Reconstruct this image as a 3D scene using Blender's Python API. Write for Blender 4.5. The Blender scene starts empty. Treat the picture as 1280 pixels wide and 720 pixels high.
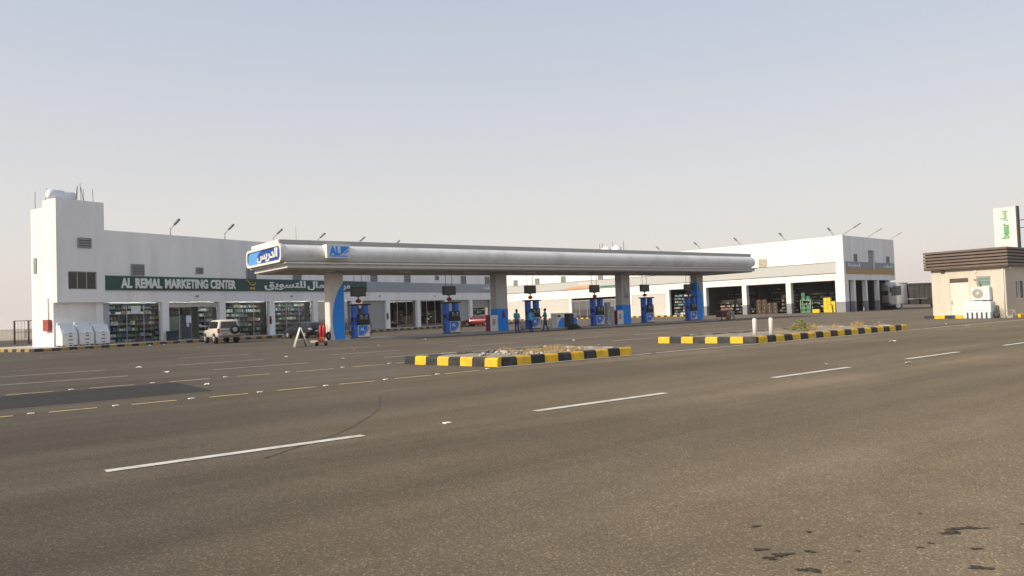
import bpy, bmesh, math, random
from mathutils import Vector, Matrix
random.seed(7)
R = math.radians
scene = bpy.context.scene
col = scene.collection

# ------------------------------------------------------------------ camera
cam = bpy.data.cameras.new('camera')
cam.sensor_width = 36.0
cam.lens = 932.97 / 1280 * 36
cam.clip_start = 0.1
cam.clip_end = 6000
camo = bpy.data.objects.new('camera', cam)
col.objects.link(camo)
PITCH, ROLL = R(1.872), R(2.056)
fwd = Vector((0, math.cos(PITCH), math.sin(PITCH)))
up0 = Vector((0, -math.sin(PITCH), math.cos(PITCH)))
r0 = Vector((1, 0, 0))
rt = math.cos(ROLL) * r0 - math.sin(ROLL) * up0
up = math.sin(ROLL) * r0 + math.cos(ROLL) * up0
camo.matrix_world = Matrix(((rt.x, up.x, -fwd.x, 0), (rt.y, up.y, -fwd.y, 0), (rt.z, up.z, -fwd.z, 1.65), (0, 0, 0, 1)))
scene.camera = camo

# ------------------------------------------------------------------ world, sun, exposure
SUN_AZ, SUN_EL = R(57 + 180), R(29)            # compass direction of the sun (from +Y, clockwise)
world = bpy.data.worlds.new('World')
scene.world = world
world.use_nodes = True
wn = world.node_tree
for n_ in list(wn.nodes): wn.nodes.remove(n_)
wo = wn.nodes.new('ShaderNodeOutputWorld')
bg = wn.nodes.new('ShaderNodeBackground')
sky = wn.nodes.new('ShaderNodeTexSky')
sky.sky_type = 'NISHITA'
sky.sun_disc = False
sky.sun_elevation = SUN_EL
sky.sun_rotation = SUN_AZ
sky.altitude = 100
sky.air_density = 1.0
sky.dust_density = 5.0
sky.ozone_density = 1.5
# dusty air: a pale veil, thickest at the horizon
tc = wn.nodes.new('ShaderNodeTexCoord')
sx = wn.nodes.new('ShaderNodeSeparateXYZ')
wn.links.new(tc.outputs['Generated'], sx.inputs[0])
ramp = wn.nodes.new('ShaderNodeValToRGB')
e = ramp.color_ramp.elements
e[0].position = 0.0;  e[0].color = (5.6, 5.05, 4.55, 1)
e[1].position = 0.55; e[1].color = (2.75, 3.25, 4.2, 1)
k = ramp.color_ramp.elements.new(0.12); k.color = (5.05, 4.82, 4.6, 1)
k = ramp.color_ramp.elements.new(0.32); k.color = (3.85, 4.05, 4.5, 1)
wn.links.new(sx.outputs['Z'], ramp.inputs['Fac'])
mixw = wn.nodes.new('ShaderNodeMixRGB')
mixw.inputs['Fac'].default_value = 0.85
wn.links.new(sky.outputs[0], mixw.inputs['Color1'])
wn.links.new(ramp.outputs['Color'], mixw.inputs['Color2'])
wn.links.new(mixw.outputs[0], bg.inputs['Color'])
bg.inputs['Strength'].default_value = 0.148
wn.links.new(bg.outputs[0], wo.inputs[0])

sun = bpy.data.lights.new('sun', 'SUN')
sun.energy = 3.75
sun.angle = R(0.6)
sun.color = (1.0, 0.86, 0.66)
suno = bpy.data.objects.new('sun', sun)
col.objects.link(suno)
sd = Vector((math.sin(SUN_AZ) * math.cos(SUN_EL), math.cos(SUN_AZ) * math.cos(SUN_EL), math.sin(SUN_EL)))
suno.rotation_euler = sd.to_track_quat('Z', 'Y').to_euler()
suno.location = (-40, -40, 60)

scene.view_settings.view_transform = 'Standard'
scene.view_settings.look = 'None'
scene.view_settings.exposure = 0.17
scene.view_settings.gamma = 1.0
scene.view_settings.use_curve_mapping = False

# ------------------------------------------------------------------ materials
MATS = {}
def mat(name, c, rough=0.7, metal=0.0, var=0.12, scale=2.5, bump=0.0, bscale=40.0, dirt=None, dirt_amt=0.3, dscale=0.8, spec=0.4, coat=0.0, streak=False):
    if name in MATS: return MATS[name]
    m = bpy.data.materials.new(name); m.use_nodes = True
    nt = m.node_tree; b = nt.nodes['Principled BSDF']
    b.inputs['Roughness'].default_value = rough
    b.inputs['Metallic'].default_value = metal
    b.inputs['Specular IOR Level'].default_value = spec
    if coat: b.inputs['Coat Weight'].default_value = coat; b.inputs['Coat Roughness'].default_value = 0.08
    t = nt.nodes.new('ShaderNodeTexCoord')
    n1 = nt.nodes.new('ShaderNodeTexNoise'); n1.inputs['Scale'].default_value = scale; n1.inputs['Detail'].default_value = 6
    vec = t.outputs['Object']
    if streak:
        mp = nt.nodes.new('ShaderNodeMapping'); mp.inputs['Scale'].default_value = (1.0, 1.0, 0.12)
        nt.links.new(vec, mp.inputs[0]); vec = mp.outputs[0]
    nt.links.new(vec, n1.inputs['Vector'])
    mr = nt.nodes.new('ShaderNodeMapRange'); mr.inputs[1].default_value = 0.3; mr.inputs[2].default_value = 0.7
    mr.inputs[3].default_value = 1 - var; mr.inputs[4].default_value = 1 + var
    nt.links.new(n1.outputs['Fac'], mr.inputs[0])
    mul = nt.nodes.new('ShaderNodeMixRGB'); mul.blend_type = 'MULTIPLY'; mul.inputs['Fac'].default_value = 1
    mul.inputs['Color1'].default_value = (*c, 1)
    nt.links.new(mr.outputs[0], mul.inputs['Color2'])
    out = mul.outputs[0]
    if dirt:
        n2 = nt.nodes.new('ShaderNodeTexNoise'); n2.inputs['Scale'].default_value = dscale; n2.inputs['Detail'].default_value = 9; n2.inputs['Roughness'].default_value = 0.65
        nt.links.new(vec, n2.inputs['Vector'])
        m2 = nt.nodes.new('ShaderNodeMapRange'); m2.inputs[1].default_value = 0.48; m2.inputs[2].default_value = 0.72; m2.inputs[4].default_value = dirt_amt
        nt.links.new(n2.outputs['Fac'], m2.inputs[0])
        mx = nt.nodes.new('ShaderNodeMixRGB'); mx.inputs['Color2'].default_value = (*dirt, 1)
        nt.links.new(m2.outputs[0], mx.inputs['Fac']); nt.links.new(out, mx.inputs['Color1']); out = mx.outputs[0]
    nt.links.new(out, b.inputs['Base Color'])
    if bump:
        n3 = nt.nodes.new('ShaderNodeTexNoise'); n3.inputs['Scale'].default_value = bscale; n3.inputs['Detail'].default_value = 4
        nt.links.new(t.outputs['Object'], n3.inputs['Vector'])
        bp = nt.nodes.new('ShaderNodeBump'); bp.inputs['Strength'].default_value = bump; bp.inputs['Distance'].default_value = 0.02
        nt.links.new(n3.outputs['Fac'], bp.inputs['Height']); nt.links.new(bp.outputs[0], b.inputs['Normal'])
    MATS[name] = m
    return m

def glass(name, tint=(0.75, 0.8, 0.8), refl=0.06, ior=1.5):
    m = bpy.data.materials.new(name); m.use_nodes = True; nt = m.node_tree
    for n_ in list(nt.nodes): nt.nodes.remove(n_)
    o = nt.nodes.new('ShaderNodeOutputMaterial'); tr = nt.nodes.new('ShaderNodeBsdfTransparent'); gl = nt.nodes.new('ShaderNodeBsdfGlossy')
    tr.inputs[0].default_value = (*tint, 1); gl.inputs['Roughness'].default_value = 0.02
    fr = nt.nodes.new('ShaderNodeFresnel'); fr.inputs[0].default_value = ior
    ad = nt.nodes.new('ShaderNodeMath'); ad.operation = 'ADD'; ad.inputs[1].default_value = refl
    nt.links.new(fr.outputs[0], ad.inputs[0])
    mx = nt.nodes.new('ShaderNodeMixShader'); nt.links.new(ad.outputs[0], mx.inputs[0]); nt.links.new(tr.outputs[0], mx.inputs[1]); nt.links.new(gl.outputs[0], mx.inputs[2])
    nt.links.new(mx.outputs[0], o.inputs[0])
    return m

W = mat('white_plaster', (0.86, 0.85, 0.83), 0.85, var=0.05, scale=0.5, dirt=(0.56, 0.51, 0.45), dirt_amt=0.38, dscale=0.7, streak=True, bump=0.06, bscale=25)
WT = mat('tower_plaster', (0.84, 0.83, 0.81), 0.85, var=0.05, scale=0.6, dirt=(0.5, 0.47, 0.43), dirt_amt=0.3, dscale=0.7, streak=True, bump=0.06, bscale=25)
WIN_IN = mat('interior_wall', (0.62, 0.63, 0.60), 0.9, var=0.08)
CEIL = mat('ceiling_grey', (0.22, 0.22, 0.22), 0.9)
BEIGEW = mat('beige_wall', (0.60, 0.55, 0.48), 0.9, var=0.06, dirt=(0.42, 0.38, 0.32), dirt_amt=0.4, streak=True)
SIGNG = mat('sign_green', (0.022, 0.075, 0.068), 0.45, var=0.08)
LETTER = mat('letter_white', (0.75, 0.76, 0.74), 0.5, var=0.05)
LETTERG = mat('letter_gold', (0.62, 0.38, 0.06), 0.45)
LETTERGREEN = mat('letter_green', (0.12, 0.36, 0.16), 0.5)
BANDL = mat('band_grey_blue', (0.30, 0.33, 0.38), 0.5, metal=0.0, var=0.05)
BANDR = mat('band_pale_grey', (0.50, 0.505, 0.50), 0.55, var=0.04)
BANDD = mat('band_mid_grey', (0.26, 0.28, 0.31), 0.55, var=0.05)
LINE = mat('dark_trim', (0.08, 0.08, 0.08), 0.7)
COLG = mat('column_grey_paint', (0.28, 0.29, 0.31), 0.8, var=0.1, dirt=(0.15, 0.14, 0.13), dirt_amt=0.4)
VENT = mat('vent_grey', (0.27, 0.27, 0.27), 0.6, var=0.1)
VENTB = mat('vent_beige', (0.55, 0.50, 0.42), 0.6, var=0.1)
VENTD = mat('vent_backing', (0.07, 0.07, 0.07), 0.9)
SHUT = mat('shutter_grey', (0.42, 0.42, 0.41), 0.55, var=0.05)
SHUTW = mat('shutter_white', (0.68, 0.66, 0.62), 0.6, var=0.05)
ALU = mat('aluminium', (0.42, 0.43, 0.44), 0.4, metal=0.6, var=0.05)
STEEL = mat('galvanised_steel', (0.25, 0.25, 0.26), 0.5, metal=0.5, var=0.1)
RUST = mat('rusty_steel', (0.14, 0.085, 0.06), 0.85, var=0.3, scale=8)
SILVER = mat('fascia_silver', (0.80, 0.785, 0.76), 0.36, metal=0.08, var=0.05, scale=0.7, dirt=(0.30, 0.26, 0.22), dirt_amt=0.4, dscale=0.5)
STRIP = mat('roof_strip_grey', (0.37, 0.365, 0.36), 0.6, var=0.06)
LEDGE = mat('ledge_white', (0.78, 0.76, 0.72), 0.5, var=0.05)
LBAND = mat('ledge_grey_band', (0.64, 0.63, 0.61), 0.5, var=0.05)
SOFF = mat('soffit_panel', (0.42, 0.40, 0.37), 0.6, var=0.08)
BLUE = mat('signal_blue', (0.006, 0.27, 0.88), 0.45, var=0.06)
BLUEL = mat('light_blue', (0.10, 0.34, 0.74), 0.45, var=0.05)
BLUED = mat('deep_blue', (0.012, 0.06, 0.36), 0.45, var=0.08)
PUMPB = mat('pump_blue', (0.03, 0.15, 0.62), 0.4, var=0.1)
BLACK = mat('black_plastic', (0.018, 0.018, 0.02), 0.5, var=0.15)
DARKG = mat('dark_grey_panel', (0.06, 0.06, 0.058), 0.55, var=0.1)
COLP = mat('column_light_grey', (0.50, 0.49, 0.47), 0.6, var=0.05, dirt=(0.35, 0.32, 0.28), dirt_amt=0.3)
COLA = mat('column_cream', (0.72, 0.69, 0.64), 0.6, var=0.05, dirt=(0.45, 0.40, 0.34), dirt_amt=0.3, streak=True)
RED = mat('red_paint', (0.42, 0.025, 0.03), 0.4, var=0.12)
MAROON = mat('maroon_paint', (0.22, 0.02, 0.05), 0.5, var=0.1)
WHITE = mat('white_paint', (0.74, 0.73, 0.70), 0.5, var=0.05, dirt=(0.45, 0.41, 0.35), dirt_amt=0.3)
WHITEP = mat('white_plastic', (0.70, 0.73, 0.77), 0.5, var=0.05, dirt=(0.5, 0.47, 0.42), dirt_amt=0.25)
YEL = mat('kerb_yellow', (0.80, 0.49, 0.016), 0.65, var=0.12, scale=4, dirt=(0.30, 0.21, 0.10), dirt_amt=0.55, dscale=3, bump=0.15)
BLK = mat('kerb_black', (0.026, 0.027, 0.03), 0.65, var=0.2, scale=4, dirt=(0.13, 0.11, 0.09), dirt_amt=0.55, dscale=3, bump=0.15)
YELO = mat('kerb_ochre', (0.42, 0.25, 0.03), 0.75, var=0.15, scale=4, dirt=(0.25, 0.2, 0.13), dirt_amt=0.55, dscale=3)
CONC = mat('concrete', (0.36, 0.34, 0.31), 0.9, var=0.12, dirt=(0.22, 0.2, 0.17), dirt_amt=0.5, dscale=1.5, bump=0.1)
PAVE = mat('pavement_tiles', (0.44, 0.41, 0.37), 0.9, var=0.1, dirt=(0.28, 0.25, 0.21), dirt_amt=0.5)
SANDM = mat('sand_gravel', (0.34, 0.28, 0.215), 0.95, var=0.25, scale=9, dirt=(0.20, 0.165, 0.125), dirt_amt=0.7, dscale=3, bump=0.6, bscale=30)
DESERT = mat('desert_sand', (0.40, 0.33, 0.26), 0.95, var=0.12, scale=0.05, dirt=(0.3, 0.25, 0.2), dirt_amt=0.5, dscale=0.3)
STONE = mat('rubble_stone', (0.46, 0.42, 0.37), 0.9, var=0.2, bump=0.3)
STONED = mat('rubble_dark', (0.13, 0.125, 0.125), 0.9, var=0.25, bump=0.3)
DRY = mat('dry_grass', (0.42, 0.30, 0.12), 0.9, var=0.3, scale=6)
GREENB = mat('shrub_green', (0.20, 0.22, 0.055), 0.85, var=0.35, scale=5)
LPAINT = mat('road_paint_white', (0.70, 0.66, 0.58), 0.7, var=0.08, scale=3, dirt=(0.22, 0.19, 0.16), dirt_amt=0.75, dscale=5)
YPAINT = mat('road_paint_yellow', (0.72, 0.55, 0.27), 0.75, var=0.12, scale=3, dirt=(0.3, 0.24, 0.16), dirt_amt=0.6, dscale=4)
FPAINT = mat('road_paint_faded', (0.58, 0.54, 0.47), 0.75, var=0.12, scale=3, dirt=(0.2, 0.175, 0.15), dirt_amt=0.8, dscale=3)
OIL = mat('oil_stain', (0.052, 0.042, 0.032), 0.85, var=0.4, scale=30, dirt=(0.115, 0.095, 0.072), dirt_amt=1.0, dscale=24, spec=0.2)
RUBMARK = mat('tyre_rubber_mark', (0.090, 0.073, 0.054), 0.8, var=0.3, scale=5, dirt=(0.11, 0.094, 0.08), dirt_amt=0.9, dscale=6)
PAPER = mat('paper_scrap', (0.75, 0.73, 0.69), 0.8)
STUD = mat('road_stud_white', (0.80, 0.77, 0.70), 0.5)
BROWN = mat('cladding_brown', (0.125, 0.088, 0.073), 0.55, var=0.1, dirt=(0.22, 0.17, 0.13), dirt_amt=0.35)
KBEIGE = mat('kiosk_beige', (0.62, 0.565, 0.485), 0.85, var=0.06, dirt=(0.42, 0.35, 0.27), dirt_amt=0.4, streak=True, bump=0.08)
DOORW = mat('door_cream', (0.70, 0.65, 0.59), 0.6, var=0.05)
GWIN = mat('green_film', (0.16, 0.27, 0.24), 0.25, var=0.1)
TYRE = mat('tyre_rubber', (0.022, 0.022, 0.022), 0.85, var=0.15)
RIM = mat('alloy_rim', (0.50, 0.50, 0.50), 0.35, metal=0.7)
CARGL = mat('car_window', (0.025, 0.028, 0.03), 0.06, var=0.05, spec=0.7)
CARGLB = mat('car_window_brown', (0.10, 0.065, 0.045), 0.1, var=0.15, spec=0.6)
CARW = mat('car_paint_white', (0.66, 0.62, 0.56), 0.35, var=0.04, coat=0.5, dirt=(0.42, 0.35, 0.28), dirt_amt=0.4)
CARD = mat('car_paint_dark', (0.018, 0.022, 0.032), 0.3, var=0.05, coat=0.6)
CARR = mat('car_paint_red', (0.22, 0.014, 0.020), 0.3, var=0.05, coat=0.6)
LAMPR = mat('tail_lamp_red', (0.38, 0.02, 0.015), 0.2)
LAMPC = mat('lamp_clear', (0.65, 0.65, 0.62), 0.15)
TRUCKW = mat('truck_white', (0.48, 0.48, 0.47), 0.45, var=0.06, dirt=(0.34, 0.30, 0.26), dirt_amt=0.5)
TRUCKG = mat('truck_bed_grey', (0.07, 0.068, 0.064), 0.7, var=0.15, dirt=(0.18, 0.14, 0.10), dirt_amt=0.5)
CHASS = mat('chassis_dark', (0.045, 0.043, 0.04), 0.8, var=0.2)
CARTON = mat('brown_carton', (0.075, 0.052, 0.04), 0.85, var=0.15)
CARTONL = mat('pale_carton', (0.50, 0.45, 0.38), 0.85, var=0.12)
ORANGE = mat('orange_plastic', (0.55, 0.14, 0.03), 0.5)
GREENP = mat('green_plastic', (0.05, 0.19, 0.10), 0.5, var=0.25)
GREENL = mat('pale_green_metal', (0.35, 0.52, 0.38), 0.5)
YELP = mat('yellow_plastic', (0.74, 0.55, 0.03), 0.45, var=0.15)
CYANP = mat('cyan_plastic', (0.10, 0.36, 0.46), 0.5)
SKIN = mat('skin_brown', (0.20, 0.105, 0.065), 0.6)
HAIR = mat('black_hair', (0.012, 0.011, 0.011), 0.7)
SHIRTT = mat('teal_shirt', (0.035, 0.26, 0.38), 0.85, var=0.12, scale=6)
SHIRTB = mat('sky_blue_shirt', (0.07, 0.36, 0.68), 0.85, var=0.12, scale=6)
TROU = mat('navy_trousers', (0.028, 0.045, 0.19), 0.85, var=0.15)
SACK = mat('pale_sack', (0.42, 0.38, 0.31), 0.9, var=0.15)
PALET = mat('panel_pale_blue', (0.38, 0.42, 0.45), 0.5)
GLASS = glass('shop_glass', (0.93, 0.96, 0.95), 0.0, 1.28)
GLASSD = glass('dark_glass', (0.80, 0.86, 0.83), 0.30)
CURT = mat('pale_curtain', (0.55, 0.58, 0.53), 0.8, var=0.15)
GOODS = [mat('goods_%s' % n_, c, 0.6, var=0.2, scale=10) for n_, c in dict(cream=(0.72, 0.68, 0.58), teal=(0.17, 0.28, 0.29), navy=(0.12, 0.15, 0.26), wine=(0.31, 0.13, 0.13), amber=(0.46, 0.36, 0.22), slate=(0.24, 0.25, 0.25), leaf=(0.19, 0.27, 0.19), grey=(0.60, 0.62, 0.64), coal=(0.035, 0.035, 0.04)).items()]

def asphalt(name, c1, c2, speck=1.0, road_tones=False):
    m = bpy.data.materials.new(name); m.use_nodes = True; nt = m.node_tree; b = nt.nodes['Principled BSDF']
    b.inputs['Specular IOR Level'].default_value = 0.2; b.inputs['Diffuse Roughness'].default_value = 1.0
    L = nt.links.new
    def N(t, **kw):
        n_ = nt.nodes.new(t)
        for k_, v_ in kw.items(): n_.inputs[k_].default_value = v_
        return n_
    t = N('ShaderNodeTexCoord')
    # road frame: x along the road, strongly stretched, for wheel tracks and laying lanes
    mp = N('ShaderNodeMapping', Scale=(0.03, 0.42, 1)); L(t.outputs['Object'], mp.inputs[0])
    trk = N('ShaderNodeTexNoise', Scale=1.6, Detail=5, Roughness=0.55); L(mp.outputs[0], trk.inputs['Vector'])
    big = N('ShaderNodeTexNoise', Scale=0.16, Detail=7, Roughness=0.6); L(t.outputs['Object'], big.inputs['Vector'])
    med = N('ShaderNodeTexNoise', Scale=1.7, Detail=8, Roughness=0.7); L(t.outputs['Object'], med.inputs['Vector'])
    fin = N('ShaderNodeTexNoise', Scale=42.0, Detail=5, Roughness=0.75); L(t.outputs['Object'], fin.inputs['Vector'])
    vor = N('ShaderNodeTexVoronoi', Scale=80.0); L(t.outputs['Object'], vor.inputs['Vector'])
    def rng(sock, a, b_, c_, d_):
        r_ = N('ShaderNodeMapRange'); r_.inputs[1].default_value = a; r_.inputs[2].default_value = b_; r_.inputs[3].default_value = c_; r_.inputs[4].default_value = d_
        L(sock, r_.inputs[0]); return r_.outputs[0]
    def mul(a, b_):
        x = N('ShaderNodeMath'); x.operation = 'MULTIPLY'; L(a, x.inputs[0]); L(b_, x.inputs[1]); return x.outputs[0]
    mixc = N('ShaderNodeMixRGB', Color1=(*c1, 1), Color2=(*c2, 1))
    L(rng(trk.outputs['Fac'], 0.36, 0.64, 0, 1), mixc.inputs['Fac'])
    if road_tones:          # paler tone towards the near side of the carriageway, varied by noise
        sp_ = N('ShaderNodeSeparateXYZ'); L(t.outputs['Object'], sp_.inputs[0])
        ad = N('ShaderNodeMath'); ad.operation = 'MULTIPLY_ADD'; L(big.outputs['Fac'], ad.inputs[0]); ad.inputs[1].default_value = 5.0; L(sp_.outputs['Y'], ad.inputs[2])
        dm = N('ShaderNodeMixRGB', Color2=(0.152, 0.124, 0.087, 1)); L(rng(ad.outputs[0], 3.5, 8.5, 0.75, 0.0), dm.inputs['Fac']); L(mixc.outputs[0], dm.inputs['Color1']); mixc = dm
        for v0, wd, dk in ((13.4, 2.6, 0.34), (6.9, 1.5, 0.16), (16.2, .9, 0.14)):      # tyre-polished wheel paths along the lanes
            a1 = N('ShaderNodeMath'); a1.operation = 'MULTIPLY_ADD'; L(big.outputs['Fac'], a1.inputs[0]); a1.inputs[1].default_value = 3.0; L(sp_.outputs['Y'], a1.inputs[2])
            a2 = N('ShaderNodeMath'); a2.operation = 'SUBTRACT'; L(a1.outputs[0], a2.inputs[0]); a2.inputs[1].default_value = v0 + 1.5
            a3 = N('ShaderNodeMath'); a3.operation = 'ABSOLUTE'; L(a2.outputs[0], a3.inputs[0])
            wm = N('ShaderNodeMixRGB', Color2=(0.055, 0.045, 0.034, 1)); L(mul(rng(a3.outputs[0], 0.0, wd, dk * 1.6, 0.0), rng(trk.outputs['Fac'], .3, .7, .4, 1.2)), wm.inputs['Fac']); L(mixc.outputs[0], wm.inputs['Color1']); mixc = wm
    f = mul(rng(big.outputs['Fac'], 0.3, 0.7, 0.86, 1.14), rng(med.outputs['Fac'], 0.25, 0.75, 0.86, 1.14))
    f = mul(f, rng(fin.outputs['Fac'], 0.25, 0.75, 1 - 0.5 * speck, 1 + 0.5 * speck))
    # pale aggregate grains
    sep = N('ShaderNodeSeparateColor'); L(vor.outputs['Color'], sep.inputs[0])
    f = mul(f, rng(sep.outputs['Red'], 0.84, 1.0, 1.0, 1 + 1.1 * speck)); f = mul(f, rng(sep.outputs['Green'], 0.0, 0.16, 1 - .35 * speck, 1.0))
    m2 = N('ShaderNodeMixRGB', Fac=1.0); m2.blend_type = 'MULTIPLY'
    L(mixc.outputs[0], m2.inputs['Color1']); L(f, m2.inputs['Color2'])
    L(m2.outputs[0], b.inputs['Base Color'])
    L(rng(med.outputs['Fac'], 0.3, 0.7, 0.78, 0.95), b.inputs['Roughness'])
    bp = N('ShaderNodeBump', Strength=0.35, Distance=0.012); L(fin.outputs['Fac'], bp.inputs['Height'])
    L(bp.outputs[0], b.inputs['Normal'])
    MATS[name] = m
    return m
ASPH = asphalt('asphalt_worn', (0.092, 0.074, 0.051), (0.136, 0.110, 0.077), 0.95, road_tones=True)
ASPHF = asphalt('asphalt_forecourt', (0.088, 0.072, 0.054), (0.114, 0.095, 0.072), 0.7)
ASPHP = asphalt('asphalt_dark_area', (0.042, 0.038, 0.035), (0.050, 0.046, 0.042), 0.6)

# ------------------------------------------------------------------ mesh helpers
class MB:
    def __init__(s): s.bm = bmesh.new()
    def box(s, x0, x1, y0, y1, z0, z1, mi=0, bev=0.0):
        v = [s.bm.verts.new(p) for p in ((x0, y0, z0), (x1, y0, z0), (x1, y1, z0), (x0, y1, z0), (x0, y0, z1), (x1, y0, z1), (x1, y1, z1), (x0, y1, z1))]
        fs = [s.bm.faces.new([v[i] for i in q]) for q in ((0, 3, 2, 1), (4, 5, 6, 7), (0, 1, 5, 4), (1, 2, 6, 5), (2, 3, 7, 6), (3, 0, 4, 7))]
        for f in fs: f.material_index = mi
        if bev:
            es = {e_ for f in fs for e_ in f.edges}
            r_ = bmesh.ops.bevel(s.bm, geom=list(es), offset=bev, segments=2, affect='EDGES', profile=0.6)
            for f in r_['faces']: f.material_index = mi
        return s
    def poly(s, pts, mi=0):
        f = s.bm.faces.new([s.bm.verts.new(p) for p in pts]); f.material_index = mi; return s
    def prism(s, pts, d, mi=0):               # polygon pts (3D, planar) swept by vector d
        d = Vector(d); n_ = len(pts)
        a = [s.bm.verts.new(Vector(p)) for p in pts]; b = [s.bm.verts.new(Vector(p) + d) for p in pts]
        fs = [s.bm.faces.new(a[::-1]), s.bm.faces.new(b)]
        for i in range(n_): fs.append(s.bm.faces.new([a[i], a[(i + 1) % n_], b[(i + 1) % n_], b[i]]))
        for f in fs: f.material_index = mi
        return s
    def tube(s, pts, r, n=10, mi=0, cap=True):
        pts = [Vector(p) for p in pts]; rs = r if isinstance(r, (list, tuple)) else [r] * len(pts)
        rings = []
        for i, p in enumerate(pts):
            t_ = (pts[min(i + 1, len(pts) - 1)] - pts[max(i - 1, 0)]).normalized()
            u_ = t_.cross(Vector((0, 0, 1)))
            if u_.length < 1e-3: u_ = t_.cross(Vector((0, 1, 0)))
            u_.normalize(); w_ = t_.cross(u_)
            rings.append([s.bm.verts.new(p + (u_ * math.cos(a) + w_ * math.sin(a)) * rs[i]) for a in [2 * math.pi * k_ / n for k_ in range(n)]])
        for a, b in zip(rings, rings[1:]):
            for k_ in range(n):
                f = s.bm.faces.new([a[k_], a[(k_ + 1) % n], b[(k_ + 1) % n], b[k_]]); f.material_index = mi; f.smooth = True
        if cap:
            for rg in (rings[0], rings[-1]):
                f = s.bm.faces.new(rg); f.material_index = mi
        return s
    def sphere(s, c, r, mi=0, seg=10, sc=(1, 1, 1)):
        m_ = Matrix.Translation(Vector(c)) @ Matrix.Diagonal((r * sc[0], r * sc[1], r * sc[2], 1))
        q = bmesh.ops.create_uvsphere(s.bm, u_segments=seg, v_segments=max(6, seg // 2 + 2), radius=1, matrix=m_)
        for f in {f for v in q['verts'] for f in v.link_faces}: f.material_index = mi; f.smooth = True
        return s
    def holed(s, x0, x1, z0, z1, y0, y1, holes, mi=0):   # wall slab in the xz plane with rectangular openings
        xs = sorted({x0, x1, *[h[0] for h in holes], *[h[1] for h in holes]}); zs = sorted({z0, z1, *[h[2] for h in holes], *[h[3] for h in holes]})
        for a, b in zip(xs, xs[1:]):
            for c, d in zip(zs, zs[1:]):
                mx_, mz_ = (a + b) / 2, (c + d) / 2
                if not any(h[0] < mx_ < h[1] and h[2] < mz_ < h[3] for h in holes): s.box(a, b, y0, y1, c, d, mi)
        return s
    def build(s, name, mats, parent=None, loc=(0, 0, 0), rot=0.0, smooth=False):
        bmesh.ops.recalc_face_normals(s.bm, faces=s.bm.faces[:])
        if smooth:
            for f in s.bm.faces: f.smooth = True
        me = bpy.data.meshes.new(name); s.bm.to_mesh(me); s.bm.free()
        for m_ in (mats if isinstance(mats, (list, tuple)) else [mats]): me.materials.append(m_)
        o = bpy.data.objects.new(name, me); col.objects.link(o)
        o.location = loc; o.rotation_euler = (0, 0, rot)
        if parent: o.parent = parent
        return o

def tag(o, label=None, cat=None, group=None, kind=None):
    if label: o['label'] = label
    if cat: o['category'] = cat
    if group: o['group'] = group
    if kind: o['kind'] = kind
    return o
def thing(name, loc, rot, label, cat, group=None):
    o = bpy.data.objects.new(name, None); o.empty_display_size = 0.3; col.objects.link(o)
    o.location = loc; o.rotation_euler = (0, 0, rot)
    return tag(o, label, cat, group)
def kids(o): return list(o.children)
def dup(o, loc, rot, label=None, parent=None):
    c = o.copy(); col.objects.link(c)
    if parent is None:
        c.location = loc; c.rotation_euler = (0, 0, rot)
        if label: c['label'] = label
    else: c.parent = parent
    for ch in kids(o): dup(ch, None, None, None, c)
    return c

def text(body, x0, x1, z0, z1, y, m, name, parent, depth=0.05, bold=0.0, vertical=False, slant=0.0):
    """raised lettering in the xz plane of the parent, fitted to the box x0..x1, z0..z1, its face towards -y"""
    c = bpy.data.curves.new('lettering', 'FONT'); c.body = body; c.extrude = 0.5; c.offset = bold; c.resolution_u = 3; c.shear = slant
    o = bpy.data.objects.new('lettering', c); col.objects.link(o)
    dg = bpy.context.evaluated_depsgraph_get()
    me = bpy.data.meshes.new_from_object(o.evaluated_get(dg))
    bpy.data.objects.remove(o); bpy.data.curves.remove(c)
    xs = [v.co.x for v in me.vertices]; ys = [v.co.y for v in me.vertices]
    a, b, c0, d = min(xs), max(xs), min(ys), max(ys)
    for v in me.vertices:
        fx, fy, fz = (v.co.x - a) / (b - a), (v.co.y - c0) / (d - c0), v.co.z
        if vertical: fx, fy = 1 - fy, fx
        v.co = (x0 + fx * (x1 - x0), y - depth * (fz + 0.5), z0 + fy * (z1 - z0))
    me.materials.clear(); me.materials.append(m)
    ob = bpy.data.objects.new(name, me); col.objects.link(ob); ob.parent = parent
    return ob
AR = lambda s_: s_[::-1]
def scribble(x0, x1, z0, z1, y, m, name, parent, n=5, seed=1):
    rg = random.Random(seed); b = MB(); h = z1 - z0; w = (x1 - x0) / n
    b.box(x0, x1, y - 0.04, y, z0 + 0.25 * h, z0 + 0.42 * h)
    for i in range(n):
        xx = x0 + i * w
        b.box(xx + 0.1 * w, xx + (0.3 + 0.3 * rg.random()) * w, y - 0.04, y - 0.002, z0 + 0.42 * h, z0 + h * (0.6 + 0.4 * rg.random()))
        if rg.random() > 0.4: b.box(xx + 0.5 * w, xx + 0.75 * w, y - 0.04, y, z0, z0 + 0.15 * h)
    return b.build(name, m, parent)

ROAD = R(37.35)
def rp(u, v): return (math.cos(ROAD) * u - math.sin(ROAD) * v, math.sin(ROAD) * u + math.cos(ROAD) * v)
def lp(o, rot, x, y, z=0): return (o[0] + math.cos(rot) * x - math.sin(rot) * y, o[1] + math.sin(rot) * x + math.cos(rot) * y, z)
LO, LR = (-34.638, 63.115), R(58.25)       # left building: x along its front, y into it
RO, RR = (46.733, 104.852), R(-47.88)      # right building corner
KO, KR = (35.52, 53.73), R(-52.7)          # kiosk corner
CO, CR = (-12.901, 54.006), R(37.24)       # canopy: first column

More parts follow.
